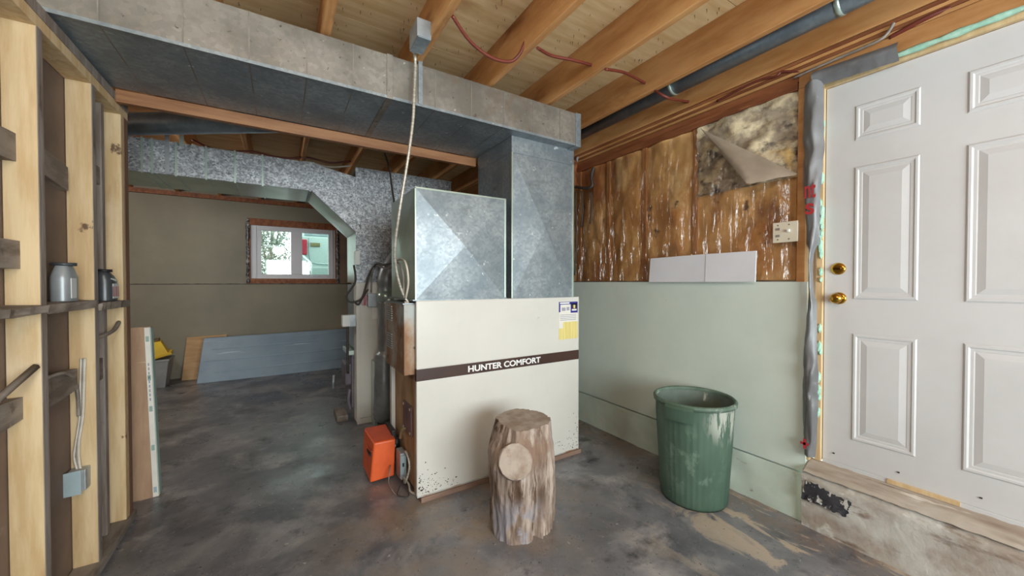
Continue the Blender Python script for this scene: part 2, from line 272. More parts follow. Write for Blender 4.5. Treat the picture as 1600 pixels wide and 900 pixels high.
# ---------------------------------------------------------------- mesh builder
ORG = {}
class B:
    def __init__(s): s.bm = bmesh.new()
    def quads(s, vs, fs):
        v = [s.bm.verts.new(p) for p in vs]
        for f in fs: s.bm.faces.new([v[i] for i in f])
        return s
    def box(s, x0, x1, y0, y1, z0, z1, bevel=0.0, seg=2, mtx=None):
        r = bmesh.ops.create_cube(s.bm, size=1)['verts']
        M = Matrix.Translation(((x0+x1)/2, (y0+y1)/2, (z0+z1)/2)) @ Matrix.Diagonal((abs(x1-x0), abs(y1-y0), abs(z1-z0), 1))
        if mtx is not None: M = mtx @ M
        bmesh.ops.transform(s.bm, matrix=M, verts=r)
        if bevel:
            es = list({e for v in r for e in v.link_edges})
            bmesh.ops.bevel(s.bm, geom=es, offset=bevel, segments=seg, affect='EDGES', profile=.6)
        return s
    def hexa(s, p):                               # 8 points: bottom 4 then top 4
        return s.quads(p, [(0, 1, 2, 3), (4, 5, 6, 7), (0, 1, 5, 4), (1, 2, 6, 5), (2, 3, 7, 6), (3, 0, 4, 7)])
    def prism(s, pts, axis, a, b):                # polygon in the two other axes, pulled along axis
        def mk(p, t):
            q = list(p); q.insert(axis, t); return q
        n = len(pts)
        return s.quads([mk(p, a) for p in pts]+[mk(p, b) for p in pts],
                       [tuple(range(n)), tuple(range(2*n-1, n-1, -1))]+[(i, (i+1) % n, n+(i+1) % n, n+i) for i in range(n)])
    def tube(s, pts, r, seg=8, smooth=6, caps=True, rib=0):
        pts = [Vector(p) for p in pts]
        if smooth and len(pts) > 2:
            out = []
            for i in range(len(pts)-1):
                p0, p1, p2, p3 = pts[max(i-1, 0)], pts[i], pts[i+1], pts[min(i+2, len(pts)-1)]
                for k in range(smooth):
                    t = k/smooth
                    out.append(.5*((2*p1)+(p2-p0)*t+(2*p0-5*p1+4*p2-p3)*t*t+(3*p1-p0-3*p2+p3)*t**3))
            pts = out+[pts[-1]]
        if rib:
            L_ = [0]
            for a, b in zip(pts, pts[1:]): L_.append(L_[-1]+(b-a).length)
            n = int(L_[-1]/rib); q = []; j = 0
            for i in range(n+1):
                d = L_[-1]*i/n
                while j < len(pts)-2 and L_[j+1] < d: j += 1
                q.append(pts[j].lerp(pts[j+1], min(1, (d-L_[j])/max(1e-9, L_[j+1]-L_[j]))))
            pts = q
        rings = []; up = Vector((.31, .17, .93))
        for i, p in enumerate(pts):
            t = (pts[min(i+1, len(pts)-1)]-pts[max(i-1, 0)]).normalized()
            a = t.cross(up)
            if a.length < .05: a = t.cross(Vector((1, 0, 0)))
            a.normalize(); bb = t.cross(a); up = bb if False else up
            rr = r[min(i, len(r)-1)] if isinstance(r, (list, tuple)) else r
            if rib and i % 2: rr *= .82
            rings.append([s.bm.verts.new(p+a*rr*math.cos(2*math.pi*k/seg)+bb*rr*math.sin(2*math.pi*k/seg)) for k in range(seg)])
        for A, C_ in zip(rings, rings[1:]):
            for k in range(seg):
                f = s.bm.faces.new((A[k], A[(k+1) % seg], C_[(k+1) % seg], C_[k])); f.smooth = True
        if caps:
            s.bm.faces.new(rings[0]); s.bm.faces.new(rings[-1][::-1])
        return s
    def lathe(s, prof, cx, cy, seg=32, ex=1.0, fn=None, close=False):
        rings = []
        for r, z in prof:
            ring = []
            for k in range(seg):
                a = 2*math.pi*k/seg; rr = fn(r, z, a) if fn else r
                ring.append(s.bm.verts.new((cx+rr*math.cos(a), cy+rr*math.sin(a)*ex, z)))
            rings.append(ring)
        for A, C_ in zip(rings, rings[1:]):
            for k in range(seg):
                f = s.bm.faces.new((A[k], A[(k+1) % seg], C_[(k+1) % seg], C_[k])); f.smooth = True
        if close: s.bm.faces.new(rings[0][::-1]); s.bm.faces.new(rings[-1])
        return s
    def grid(s, fn, nu, nv, smooth=True):
        v = [[s.bm.verts.new(fn(i/nu, j/nv)) for j in range(nv+1)] for i in range(nu+1)]
        for i in range(nu):
            for j in range(nv):
                f = s.bm.faces.new((v[i][j], v[i+1][j], v[i+1][j+1], v[i][j+1])); f.smooth = smooth
        return s
    def make(s, name, mat, parent=None, origin=None, recalc=True):
        if recalc: bmesh.ops.recalc_face_normals(s.bm, faces=s.bm.faces)
        vs = s.bm.verts
        if parent is not None: o = ORG[parent]
        elif origin: o = Vector(origin)
        else:
            xs = [v.co.x for v in vs]; ys = [v.co.y for v in vs]
            o = Vector(((min(xs)+max(xs))/2, (min(ys)+max(ys))/2, min(v.co.z for v in vs)))
        loc = o.copy()
        bmesh.ops.translate(s.bm, verts=vs, vec=-loc)
        me = bpy.data.meshes.new(name); s.bm.to_mesh(me); s.bm.free(); me.materials.append(mat)
        ob = bpy.data.objects.new(name, me); COL.objects.link(ob)
        if parent is not None: ob.parent = parent
        else: ob.location = loc
        ORG[ob] = loc
        return ob
def box(name, mat, parent, x0, x1, y0, y1, z0, z1, bevel=0.0, mtx=None):
    return B().box(x0, x1, y0, y1, z0, z1, bevel, mtx=mtx).make(name, mat, parent)
def thing(name, label, cat, loc, group=None):
    o = bpy.data.objects.new(name, None); COL.objects.link(o); o.location = loc; o.empty_display_size = .05
    ORG[o] = Vector(loc); return tag(o, label, cat, group)
def tag(o, label, cat, group=None):
    o['label'] = label; o['category'] = cat
    if group: o['group'] = group
    return o
def struct(o): o['kind'] = 'structure'; return o
def piece(name, mesh, parent, loc):               # a piece that shares its mesh
    o = bpy.data.objects.new(name, mesh); COL.objects.link(o); o.parent = parent
    o.location = Vector(loc)-ORG[parent]; ORG[o] = Vector(loc); return o
def mesh_of(b, mat, name):
    bmesh.ops.recalc_face_normals(b.bm, faces=b.bm.faces)
    me = bpy.data.meshes.new(name); b.bm.to_mesh(me); b.bm.free(); me.materials.append(mat); return me
def text(name, body, mat, parent, width, height, origin, xdir, updir, depth=.0012, bold=0.0):
    cu = bpy.data.curves.new(name, 'FONT'); cu.body = body; cu.extrude = .02; cu.offset = bold
    t = bpy.data.objects.new(name+'_tmp', cu); COL.objects.link(t)
    dg = bpy.context.evaluated_depsgraph_get(); me = bpy.data.meshes.new_from_object(t.evaluated_get(dg))
    bpy.data.objects.remove(t); bpy.data.curves.remove(cu)
    xs = [v.co.x for v in me.vertices]; ys = [v.co.y for v in me.vertices]; zs = [v.co.z for v in me.vertices]
    X, Y = Vector(xdir).normalized(), Vector(updir).normalized(); Z = X.cross(Y); o = Vector(origin)-ORG[parent]
    for v in me.vertices:
        a = (v.co.x-min(xs))/(max(xs)-min(xs))*width; b_ = (v.co.y-min(ys))/(max(ys)-min(ys))*height; d = (v.co.z-min(zs))/(max(zs)-min(zs))*depth
        v.co = o+X*a+Y*b_+Z*d
    me.materials.clear(); me.materials.append(mat)
    ob = bpy.data.objects.new(name, me); COL.objects.link(ob); ob.parent = parent; ORG[ob] = ORG[parent].copy(); return ob
def fbm(x, y, z, o=4): return mnoise.fractal(Vector((x, y, z)), 1.0, 2.0, o)

# ================================================================ THE SETTING
XR, YB, XL, ZS, ZJ = 2.56, 7.10, -.753, 2.90, 2.68      # right wall, back wall, left stud faces, subfloor, joist bottoms
struct(B().box(-2.75, 2.75, -2.75, 7.3, -.15, 0).make('floor', floor_m, origin=(0, 0, 0)))

ceil = struct(B().box(-2.75, 2.75, -2.75, 7.3, ZS+.016, ZS+.06).make('ceiling', darkwood, origin=(0, 0, ZS)))
# plywood subfloor panels with open joints
ny = 0
yb = [-2.75, -1.32, -.10, 1.12, 2.34, 3.56, 4.78, 6.0, 7.3]
for i in range(len(yb)-1):
    xs = [-2.75, -1.22+(.97 if i % 2 else 0), 1.21+(.97 if i % 2 else 0), 2.75]
    for a, b_ in zip(xs, xs[1:]):
        if b_-a > .05: box('subfloor_panel', sub_m, ceil, a+.002, b_-.002, yb[i]+.002, yb[i+1]-.002, ZS, ZS+.016)
# joists
JX = [.233+.4865*k for k in range(-6, 4)]+[2.18, 2.612]
jm = mesh_of(B().box(-.04, 0, -5.0, 5.0, 0, ZS-ZJ, .003, 1), joist_m, 'joist')
for x in JX: piece('joist', jm, ceil, (x, 2.27, ZJ))
# nail points through the subfloor
nb = B()
for i in range(1500):
    x, y = random.uniform(-.9, 2.5), random.uniform(.3, 4.6)
    if random.random() < .45: x = random.choice(JX)+random.choice((-.09, .06))+random.uniform(-.02, .02)
    if any(j-.05 < x < j+.012 for j in JX): continue
    h = random.uniform(.012, .03); dx, dy = random.uniform(-.004, .004), random.uniform(-.004, .004)
    r = .0016
    vs = [(x-r, y-r, ZS+.002), (x+r, y-r, ZS+.002), (x, y+r, ZS+.002), (x+dx, y+dy, ZS-h)]
    nb.quads(vs, [(0, 1, 3), (1, 2, 3), (2, 0, 3)])
o = nb.make('nail_points', nail_m, ceil); o['kind'] = 'stuff'

# back wall with the window opening; the lower half stands a little proud
WX0, WX1, WZ0, WZ1 = -.445, .850, 1.366, 2.385
wb = B()
wb.box(-2.75, WX0, YB, YB+.2, 1.366, ZS); wb.box(WX1, 2.75, YB, YB+.2, 1.366, ZS)
wb.box(WX0, WX1, YB, YB+.2, WZ1, ZS); wb.box(-2.75, 2.75, YB-.008, YB+.2, 0, 1.366)
wall_back = struct(wb.make('wall_back', concrete_back, origin=(0, YB, 0)))
B().grid(lambda u, v: (-2.7+5.2*u, YB-.0095, 1.352+(.012+.006*fbm(u*70, 1, 3))*v), 160, 1, False).make('wall_joint', wire_dark, wall_back)
box('sill_plate', redwood, wall_back, -2.7, 2.55, YB-.05, YB+.01, 2.62, 2.68)
for u in (386, 452): pass
box('patch_board', pm('brown_board', c(138, 116, 98), c(126, 104, 88), 4, rough=.8), wall_back, .87, 1.02, YB-.016, YB+.002, 1.56, 2.22)
box('patch_board', MATS['brown_board'], wall_back, .87, 1.02, YB-.014, YB+.002, 1.37, 1.552)

# unseen walls that close the room
struct(B().box(-2.75, -2.65, 3.0, 7.1, 0, ZS).make('wall_far_left', concrete_back))
struct(B().box(-2.75, -.85, 2.93, 3.0, 0, ZS).make('wall_partition', plainwall))
fw = B()
fw.box(-.95, -.55, -2.7, -2.6, 0, ZS); fw.box(2.35, 2.75, -2.7, -2.6, 0, ZS); fw.box(-.55, 2.35, -2.7, -2.6, 0, .7); fw.box(-.55, 2.35, -2.7, -2.6, 2.3, ZS)
struct(fw.make('wall_front', plainwall))
w2 = struct(B().box(-.55, 2.35, -2.69, -2.64, .7, .75).box(-.55, 2.35, -2.69, -2.64, 2.25, 2.3).box(-.55, -.5, -2.69, -2.64, .7, 2.3).box(2.3, 2.35, -2.69, -2.64, .7, 2.3).box(.87, .93, -2.69, -2.64, .7, 2.3).make('added_window_2', vinyl))  # unseen window, added to go with the area light before it
box('window_pane', glass_m, w2, -.5, 2.3, -2.67, -2.665, .75, 2.25)

# ---------------------------------------------------------------- left stud wall
wl = struct(B().box(XL-.1, XL-.088, -2.6, 3.03, .0, 2.41).make('wall_left', sheath_m))
SY = [2.083-.4655*k for k in range(1, 10)]
sm = mesh_of(B().box(-.086, 0, 0, .038, 0, 2.278, .002, 1), stud_m, 'stud')
em = mesh_of(B().box(-.001, .0015, .0005, .0375, 0, 2.278), edgewood, 'stud_edge')
for y in [2.083, 2.550]+SY:
    st = piece('stud', sm, wl, (XL, y, .04)); piece('stud_edge', em, st, (XL, y, .04))
st = B().box(XL-.086, XL, 2.93, 2.968, .04, 2.318, .002, 1).make('stud', stud_m, wl)
box('stud_edge', edgewood, wl, XL-.08, XL-.04, 2.80, 2.838, .04, 2.318, .002)
st = B().box(XL-.086, XL+.003, 2.969, 3.03, .04, 2.318, .002, 1).make('stud', pm('brown_stud', c(132, 100, 78), c(112, 82, 62), 8, rough=.7, stretch=(2, 2, .2)), wl)
box('bottom_plate', greywood, wl, XL-.086, XL+.016, -2.6, 3.04, 0, .04, .003)
box('top_plate', stud_m, wl, XL-.086, XL+.001, -2.6, 3.04, 2.318, 2.362, .002)
box('top_plate', edgewood, wl, XL-.086, XL+.004, -2.6, 3.04, 2.362, 2.407, .002)
def block(x0, x1, y0, y1, zl0, zl1, zr0, zr1, mat=greywood):
    return B().hexa([(x0, y0, zl0), (x1, y0, zl0), (x1, y1, zr0), (x0, y1, zr0), (x0, y0, zl1), (x1, y0, zl1), (x1, y1, zr1), (x0, y1, zr1)]).make('blocking', mat, wl)
xb = XL-.088
block(xb, -.800, 1.66, 2.084, 1.43, 1.53, 1.43, 1.53); block(xb, -.800, 1.66, 2.084, .855, .985, .885, .965)
block(xb, -.805, 1.66, 2.084, 1.80, 1.90, 1.815, 1.915)
block(xb, -.815, 2.12, 2.50, 1.84, 1.95, 1.795, 1.90); block(xb, -.800, 2.12, 2.51, .86, 1.01, .89, .985)
block(xb, -.80, 2.588, 2.80, 1.90, 1.99, 1.89, 1.98); block(xb, -.80, 2.588, 2.80, .87, .99, .875, .985)
def shelf(y0, y1, z0, z1, x1, wob):
    b_ = B()
    def fn(u, v):
        y = y0+(y1-y0)*u; w = wob*fbm(y*6, z0, 1)
        pts = [(xb, z0), (x1+w-.004, z0+.004+w*.4), (x1+w, z1-.006+w*.3), (xb, z1)]
        k = v*3; i = min(2, int(k)); t = k-i
        return (pts[i][0]*(1-t)+pts[i+1][0]*t, y, pts[i][1]*(1-t)+pts[i+1][1]*t)
    b_.grid(fn, 14, 3, False)
    bmesh.ops.holes_fill(b_.bm, edges=[e for e in b_.bm.edges if e.is_boundary])
    return b_.make('shelf_board', greywood, wl)
shelf(1.66, 2.082, 1.262, 1.300, XL+.012, .03); shelf(2.122, 2.549, 1.256, 1.302, XL+.006, .01); shelf(2.589, 3.02, 1.238, 1.286, XL+.008, .02)
B().tube([(-.80, 1.72, .93), (-.76, 2.06, 1.075)], .012, 6, 0).make('loose_stick', greywood, wl)
B().tube([(-.79, 2.62, 1.10), (-.765, 2.80, 1.12), (-.77, 2.92, 1.16)], .010, 6).make('loose_stick', greywood, wl)

# ---------------------------------------------------------------- right wall: pony wall, framing, insulation
wr = struct(B().box(XR, 2.75, .93, 7.1, .283, 1.385).box(XR+.02, 2.75, .93, 7.1, 0, .3).make('wall_right', green_wall, origin=(XR, 3, 0)))
box('ledge', pm('dirty_ledge', c(120, 106, 92), c(88, 78, 68), 9, rough=.9), wr, XR+.001, XR+.06, .985, 7.1, 1.383, 1.393)
B().grid(lambda u, v: (XR-.012-.01*fbm(u*60, v*3, 2), .93+6.1*u, .28*v), 120, 6).make('curb_face', green_curb, wr)
# curb under the door
cb = B()
def curb(u, v):
    y = -2.6+3.53*u; n = fbm(y*5, v*2, 4)
    prof = [(2.515, 0), (2.512, .16), (2.505, .285), (2.525, .313), (2.61, .362)]
    k = v*4; i = min(3, int(k)); t = k-i
    return (prof[i][0]*(1-t)+prof[i+1][0]*t+.008*n*(v < .9), y, prof[i][1]*(1-t)+prof[i+1][1]*t+.004*n*(0 < v < .95))
cb.grid(curb, 150, 16); bmesh.ops.remove_doubles(cb.bm, verts=cb.bm.verts, dist=1e-5)
cu = cb.make('curb', curb_m, wr)
B().grid(lambda u, v: (2.494+.012*abs(fbm(u*7, v*5, 9))*(v < .5), .925-.20*u-.02*v-.012*fbm(v*9, u, 6)*(u > .9), .160+.115*v-.03*u*v+.02*fbm(u*9, v, 8)*(v < .1 or v > .9)), 24, 12).make('tar_patch', tar_m, cu)
cb = B().grid(lambda u, v: (2.500+.112*v, -.5+1.42*u, .316+.05*v+.004*fbm(u*30, v*4, 3)), 90, 8).make('door_sill', sill_m, wr)
box('wall_backing', darkwood, wr, 2.70, 2.75, .9, 7.1, 1.385, ZS)
box('wall_backing', plainwall, wr, 2.64, 2.75, -2.6, -.08, .3, ZS)
box('wall_backing', darkwood, wr, 2.68, 2.75, -.1, .95, 2.4, ZS)
for y in (3.30, 3.74, 4.2, 4.65, 5.1, 5.55, 6.0, 6.45, 6.9, 2.86, 2.47, 2.066, 1.612): box('wall_stud', pine_old, wr, XR+.026, 2.70, y, y+.038, 1.39, 2.50)
box('wall_stud', joist_m, wr, XR+.004, 2.70, .945, .985, .9, 2.50)
box('wall_stud', jamb_m, wr, XR+.008, 2.70, .918, .945, .36, 2.50)
box('sill_plate', redwood, wr, XR+.002, 2.70, .99, 7.1, 2.50, 2.545, .002)
box('sill_plate', redwood, wr, XR+.012, 2.70, -2.6, 7.1, 2.548, 2.59, .002)
for k in range(4): box('wood_strip', redwood if k % 2 else joist_m, wr, XR+.004+.004*k, 2.60, -2.6, 6.9, 2.594+.021*k, 2.611+.021*k)
box('header_board', joist_m, wr, XR+.008, 2.70, -2.6, .985, 2.503, 2.592, .002)
# insulation batts between the studs
def batt(y0, y1, mat, z0=1.395, z1=2.498, amp=.016, x=XR+.040):
    B().grid(lambda u, v: (x+amp*fbm((y0+(y1-y0)*u)*7, v*6, 3)-.02*math.sin(math.pi*u), y0+(y1-y0)*u, z0+(z1-z0)*v), 26, 44).make('insulation_batt', mat, wr)
ed = [.985, 1.612, 1.650, 2.066, 2.104, 2.47, 2.508, 2.86, 2.898, 3.30, 3.338, 3.74, 3.778, 4.2, 4.238, 4.65, 4.688, 5.1, 5.138, 5.55, 5.588, 6.0, 6.038, 6.45, 6.488, 6.9]
for a, b_ in zip(ed[2::2], ed[3::2]): batt(a, b_, insul_m)
batt(.985, 1.612, insul_m, 1.395, 2.03); batt(.985, 1.612, insul_grey, 2.0, 2.498, .035, XR+.020)
# clear poly sheet stapled over the batts, torn off at the top near the door
def sheet(u, v):
    y = .99+(5.2-.99)*u; top = 2.47
    if y < 1.62: top = 2.47-(1.62-y)/.63*.42-.02*math.sin(y*25)
    z = 1.40+(top-1.40)*v
    ph = (y-2.9)*(17-5*v)+1.3*fbm(y*1.5, z*1.1, 5)*3                       # pleats fanning out from the beam stub
    pl_ = (1-abs(math.sin(ph)))**2.2
    w = -.030*pl_*(1-v)**.7*(.35+.65*max(0, min(1, (y-1.3)/.9))) + .016*fbm(y*6+z*1.5, z*1.6, 7) + .006*fbm(y*18, z*3, 2)
    return (XR-.010+w, y, z)
B().grid(lambda u, v: sheet(1-u, v), 420, 46).make('vapour_barrier', poly_m, wr, recalc=False)
# folded-down corner of the sheet
A_, B_, C_ = px(1095, 201, XR-.03), px(1247, 272, XR-.03), px(1168, 288, XR-.16)
def flap(u, v):
    p = A_.lerp(B_, u); q = A_.lerp(C_, min(1, u/.55)) if u < .55 else C_.lerp(B_, (u-.55)/.45)
    r = p.lerp(q, v); r.x -= .03*math.sin(math.pi*v)*math.sin(math.pi*u); r.z += .006*fbm(u*8, v*4, 1); return r
B().grid(lambda u, v: flap(1-u, v), 24, 8).make('torn_flap', flap_m, wr, recalc=False)
# grey wrap strip beside the door, foam beads, red print
def wrapf(u, v):
    z = .40+2.10*v
    w = .026+.012*(v > .55)+.010*math.sin(v*9)
    if .42 < v < .56: w *= .55
    y = .908+(.5-u)*2*w-.006+.006*fbm(v*9, 1, 2)
    return (XR-.020-.030*math.sin(math.pi*u)*(1+.5*fbm(v*10, u*2, 5))+.01*fbm(v*25, u*3, 1), y, z)
wrp = B().grid(wrapf, 10, 70).make('house_wrap', wrap_m, wr)
text('red_letters', 'nt', red_print, wrp, .052, .085, px(1257, 311, XR-.052), (0, -1, 0), (0, 0, 1), .002, .015)
text('red_letters', 's', red_print, wrp, .042, .062, px(1258, 336, XR-.052), (0, -1, 0), (0, 0, 1), .002, .02)
p = px(1257, 693, XR-.05); B().box(p.x-.003, p.x, p.y-.020, p.y+.02, p.z-.007, p.z+.007).box(p.x-.003, p.x, p.y-.006, p.y+.006, p.z-.028, p.z+.028).make('red_cross_mark', red_print, wrp)
B().grid(lambda u, v: (XR-.035+.02*math.cos(v*5)+.006*fbm(u*12, v*3, 1), .905-.34*u, 2.470+.085*v-.02*u), 20, 6).make('house_wrap', wrap_m, wr)
for k in range(26):
    z = .45+2.0*random.random()**.8; r = random.uniform(.006, .02)
    b_ = B(); bmesh.ops.create_icosphere(b_.bm, subdivisions=1, radius=1, matrix=Matrix.Translation((2.585, .876+random.uniform(-.004, .006), z)) @ Matrix.Diagonal((.02, r*.7, r*2.2, 1)))
    b_.make('spray_foam', foam_m, wr)
B().tube([(2.575, .87, 2.495), (2.57, .5, 2.49), (2.575, .2, 2.497), (2.57, -.3, 2.49)], [.012, .016, .010, .018]*6, 6, 5).make('spray_foam', foam_m, wr)

# ---------------------------------------------------------------- door
XD = 2.615; DY0, DY1, DZ0, DZ1 = -.045, .868, .385, 2.462
d1 = struct(B().box(XD, XD+.045, DY0, DY1, DZ0, DZ1).make('door_1', door_m, origin=(XD, DY1, DZ0)))
def dpanel(y0, y1, z0, z1):
    steps = [(0, .0), (.006, -.004), (.014, -.004), (.02, .0), (.03, .0), (.034, .0012), (.06, -.004)]
    b_ = B(); rings = []
    for ins, dx in steps:
        rings.append([b_.bm.verts.new((XD+dx-.0015, y, z)) for y, z in ((y0+ins, z0+ins), (y1-ins, z0+ins), (y1-ins, z1-ins), (y0+ins, z1-ins))])
    for A2, B2 in zip(rings, rings[1:]):
        for k in range(4): b_.bm.faces.new((A2[k], A2[(k+1) % 4], B2[(k+1) % 4], B2[k]))
    b_.bm.faces.new(rings[-1]); b_.make('door_panel', door_m, d1)
def rng(ul, ur, vt, vb):
    a = px(ul, vt, XD); b_ = px(ur, vt, XD); e = px(ul, vb, XD); return b_.y, a.y, e.z, a.z
yl1, yl0 = px(1335, 300, XD).y, px(1437, 300, XD).y
yr1 = px(1510, 300, XD).y; yr0 = yr1-(yl1-yl0)
zt = (px(1335, 221, XD).z, px(1335, 167, XD).z); zm = (px(1335, 467, XD).z, px(1335, 262, XD).z); zb = (px(1331, 687, XD).z, px(1333, 521, XD).z)
for (ya, yb_) in ((yl0, yl1), (yr0, yr1)):
    for (za, zb_) in (zt, zm, zb): dpanel(ya, yb_, za, zb_)
def knobset(name, u, v, knob):
    p = px(u, v, XD); M = Matrix.Translation(p) @ Matrix.Rotation(-math.pi/2, 4, 'Y')
    b_ = B().lathe([(.0, .010), (.020, .010), (.030, .008), (.033, .003), (.033, -.002)], 0, 0, 24); bmesh.ops.transform(b_.bm, matrix=M, verts=b_.bm.verts)
    k = b_.make(name, brass, d1)
    if knob:
        b_ = B().lathe([(.010, .005), (.011, .025), (.024, .034), (.028, .046), (.024, .058), (.010, .063), (.0, .064)], 0, 0, 24); bmesh.ops.transform(b_.bm, matrix=M, verts=b_.bm.verts)
        b_.make('knob', brass, k)
    else:
        b_ = B().box(-.007, .007, -.017, .017, .008, .026, .003); bmesh.ops.transform(b_.bm, matrix=M, verts=b_.bm.verts); b_.make('thumb_turn', brass_dark, k)
knobset('deadbolt', 1310, 420, False); knobset('door_knob', 1311, 466, True)
box('door_jamb', jamb_m, d1, XD-.025, XD+.06, DY1+.004, DY1+.030, .37, DZ1+.03); box('door_jamb', jamb_m, d1, XD-.022, XD+.06, DY0-.3, DY1+.03, DZ1+.003, DZ1+.030)
box('door_jamb', jamb_m, d1, XD-.025, XD+.06, DY0-.03, DY0-.004, .37, DZ1+.003)
box('threshold', door_m, d1, XD-.006, XD+.05, DY0, DY1, .352, .384, .002)
box('torn_sweep', jamb_m, d1, XD-.011, XD, .36, .60, .366, .386)
for u, v in ((1303, 708), (1404, 738), (1533, 778)):
    p = px(u, v, XD); B().box(XD-.004, XD+.001, p.y-.004, p.y+.004, p.z-.003, p.z+.003).make('screw', rustspot, d1)

# ---------------------------------------------------------------- back window
w1 = struct(B().box(WX0, WX1, YB+.19, YB+.2, WZ0-.02, WZ0).make('window_1', redwood, origin=(.2, YB, WZ0)))
for a in ((WX0, WX1, WZ0, WZ0+.078), (WX0, WX1, WZ1-.104, WZ1), (WX0, WX0+.05, WZ0+.078, WZ1-.104), (WX1-.05, WX1, WZ0+.078, WZ1-.104)):
    box('window_lining', redwood, w1, a[0], a[1], YB-.01, YB+.16, a[2], a[3], .004)
for x0, x1 in ((WX0-.012, WX0+.035), (WX1-.035, WX1+.012)):
    B().grid(lambda u, v: (x0+(x1-x0)*u+.012*fbm(v*14, u, x0), YB-.016-.012*math.sin(math.pi*u)+.008*fbm(v*20, u*3, 2), WZ0+.01+(WZ1-WZ0-.02)*v), 6, 50).make('torn_plastic', plastic_black, w1)
FX0, FX1, FZ0, FZ1 = -.396, .802, 1.440, 2.285
PX = [(-.262, .144), (.305, .70)]; PZ = (1.515, 2.21)
fr = B()
fr.box(FX0, FX1, YB+.02, YB+.1, FZ0, PZ[0], .004); fr.box(FX0, FX1, YB+.02, YB+.1, PZ[1], FZ1, .004)
fr.box(FX0, PX[0][0], YB+.021, YB+.1, PZ[0], PZ[1]); fr.box(PX[0][1], PX[1][0], YB+.015, YB+.1, PZ[0], PZ[1], .004); fr.box(PX[1][1], FX1, YB+.021, YB+.1, PZ[0], PZ[1])
fr.make('window_frame', vinyl, w1)
box('frame_edge', vinyl, w1, -.335, -.322, YB+.006, YB+.03, 1.45, 2.275, .003); box('frame_edge', vinyl, w1, .752, .765, YB+.006, YB+.03, 1.45, 2.275, .003)
for a, b_ in PX: box('window_pane', glass_m, w1, a, b_, YB+.06, YB+.064, PZ[0], PZ[1])
box('sash_latch', boxgrey, w1, .42, .57, YB+.008, YB+.022, 1.482, 1.500)

# ================================================================ DUCTWORK
TY0, TY1, TX0, TX1, TZ0, TZ1 = 2.175, 2.835, -.80, 1.955, 2.425, 2.665
tr = thing('duct_trunk', 'long dusty galvanised trunk duct under the wooden ceiling joists', 'duct', ((TX0+TX1)/2, 2.5, TZ0))
box('duct_body', galv_trunk, tr, TX0, TX1, TY0, TY1, TZ0, TZ1, .003)
box('end_cap', galv, tr, TX1-.045, TX1+.006, TY0-.006, TY1+.006, TZ0-.01, TZ1+.004, .003)
box('seam_cleat', galv_trunk, tr, .515, .550, TY0-.006, TY1+.004, TZ0-.005, TZ1+.003, .002)
B().quads([(TX0+.01, TY0+.006, TZ0-.0012), (TX1-.05, TY0+.006, TZ0-.0012), (TX1-.05, TY1-.006, TZ0-.0012), (TX0+.01, TY1-.006, TZ0-.0012)], [(0, 1, 2, 3)]).make('bottom_sheet', galv, tr)
bead = mesh_of(B().box(-.003, .003, TY0-2.5-.0022, TY1-2.5, 0-.0015, TZ1-TZ0), galv_trunk, 'stiffening_bead')
for x in (-.62, -.36, -.12, .12, .34, .80, 1.04, 1.28, 1.52, 1.76): piece('stiffening_bead', bead, tr, (x, 2.5, TZ0))
box('corner_lip', galv, tr, TX0, TX1-.05, TY0-.005, TY0+.004, TZ0-.006, TZ0+.010)
hs = B().box(.695, .720, TY0-.008, TY0-.004, 2.43, 2.76).make('hanger_strap', galv); tag(hs, 'thin galvanised hanger strap screwed to a joist beside the trunk duct', 'strap')

sp_ = thing('supply_plenum', 'tall galvanised plenum column from furnace top up to the trunk duct', 'duct', (1.69, 2.6, 1.267))
CX0, CX1, CY0, CY1 = 1.402, 1.972, 2.270, 2.80
def crossed(name, mat, parent, axis, val, a0, a1, z0, z1, bulge):
    """sheet face with a cross-break: four creased facets meeting at a slightly raised centre"""
    f = lambda a, z, d: (a, val+d, z) if axis == 1 else (val+d, a, z)
    vs = [f(a0, z0, 0), f(a1, z0, 0), f(a1, z1, 0), f(a0, z1, 0), f((a0+a1)/2, (z0+z1)/2, bulge)]
    return B().quads(vs, [(0, 1, 4), (1, 2, 4), (2, 3, 4), (3, 0, 4)]).make(name, mat, parent)
box('column_body', galv, sp_, CX0, CX1, CY0+.002, CY1, 1.267, 2.424)
crossed('front_sheet', galv, sp_, 1, CY0, CX0+.004, CX1-.012, 1.27, 2.30, -.022)
crossed('side_sheet', galv, sp_, 0, CX0-.001, CY0+.01, CY1, 1.27, 2.30, -.008)
box('collar', galv, sp_, CX0-.003, CX1+.003, CY0-.004, CY1, 2.306, 2.424, .002)
box('corner_seam', galv_clean, sp_, CX1-.014, CX1+.003, CY0-.007, CY0+.01, 1.268, 2.31, .002)
box('corner_seam', galv_clean, sp_, CX0-.004, CX0+.008, CY0-.006, CY0+.01, 1.268, 2.31, .002)

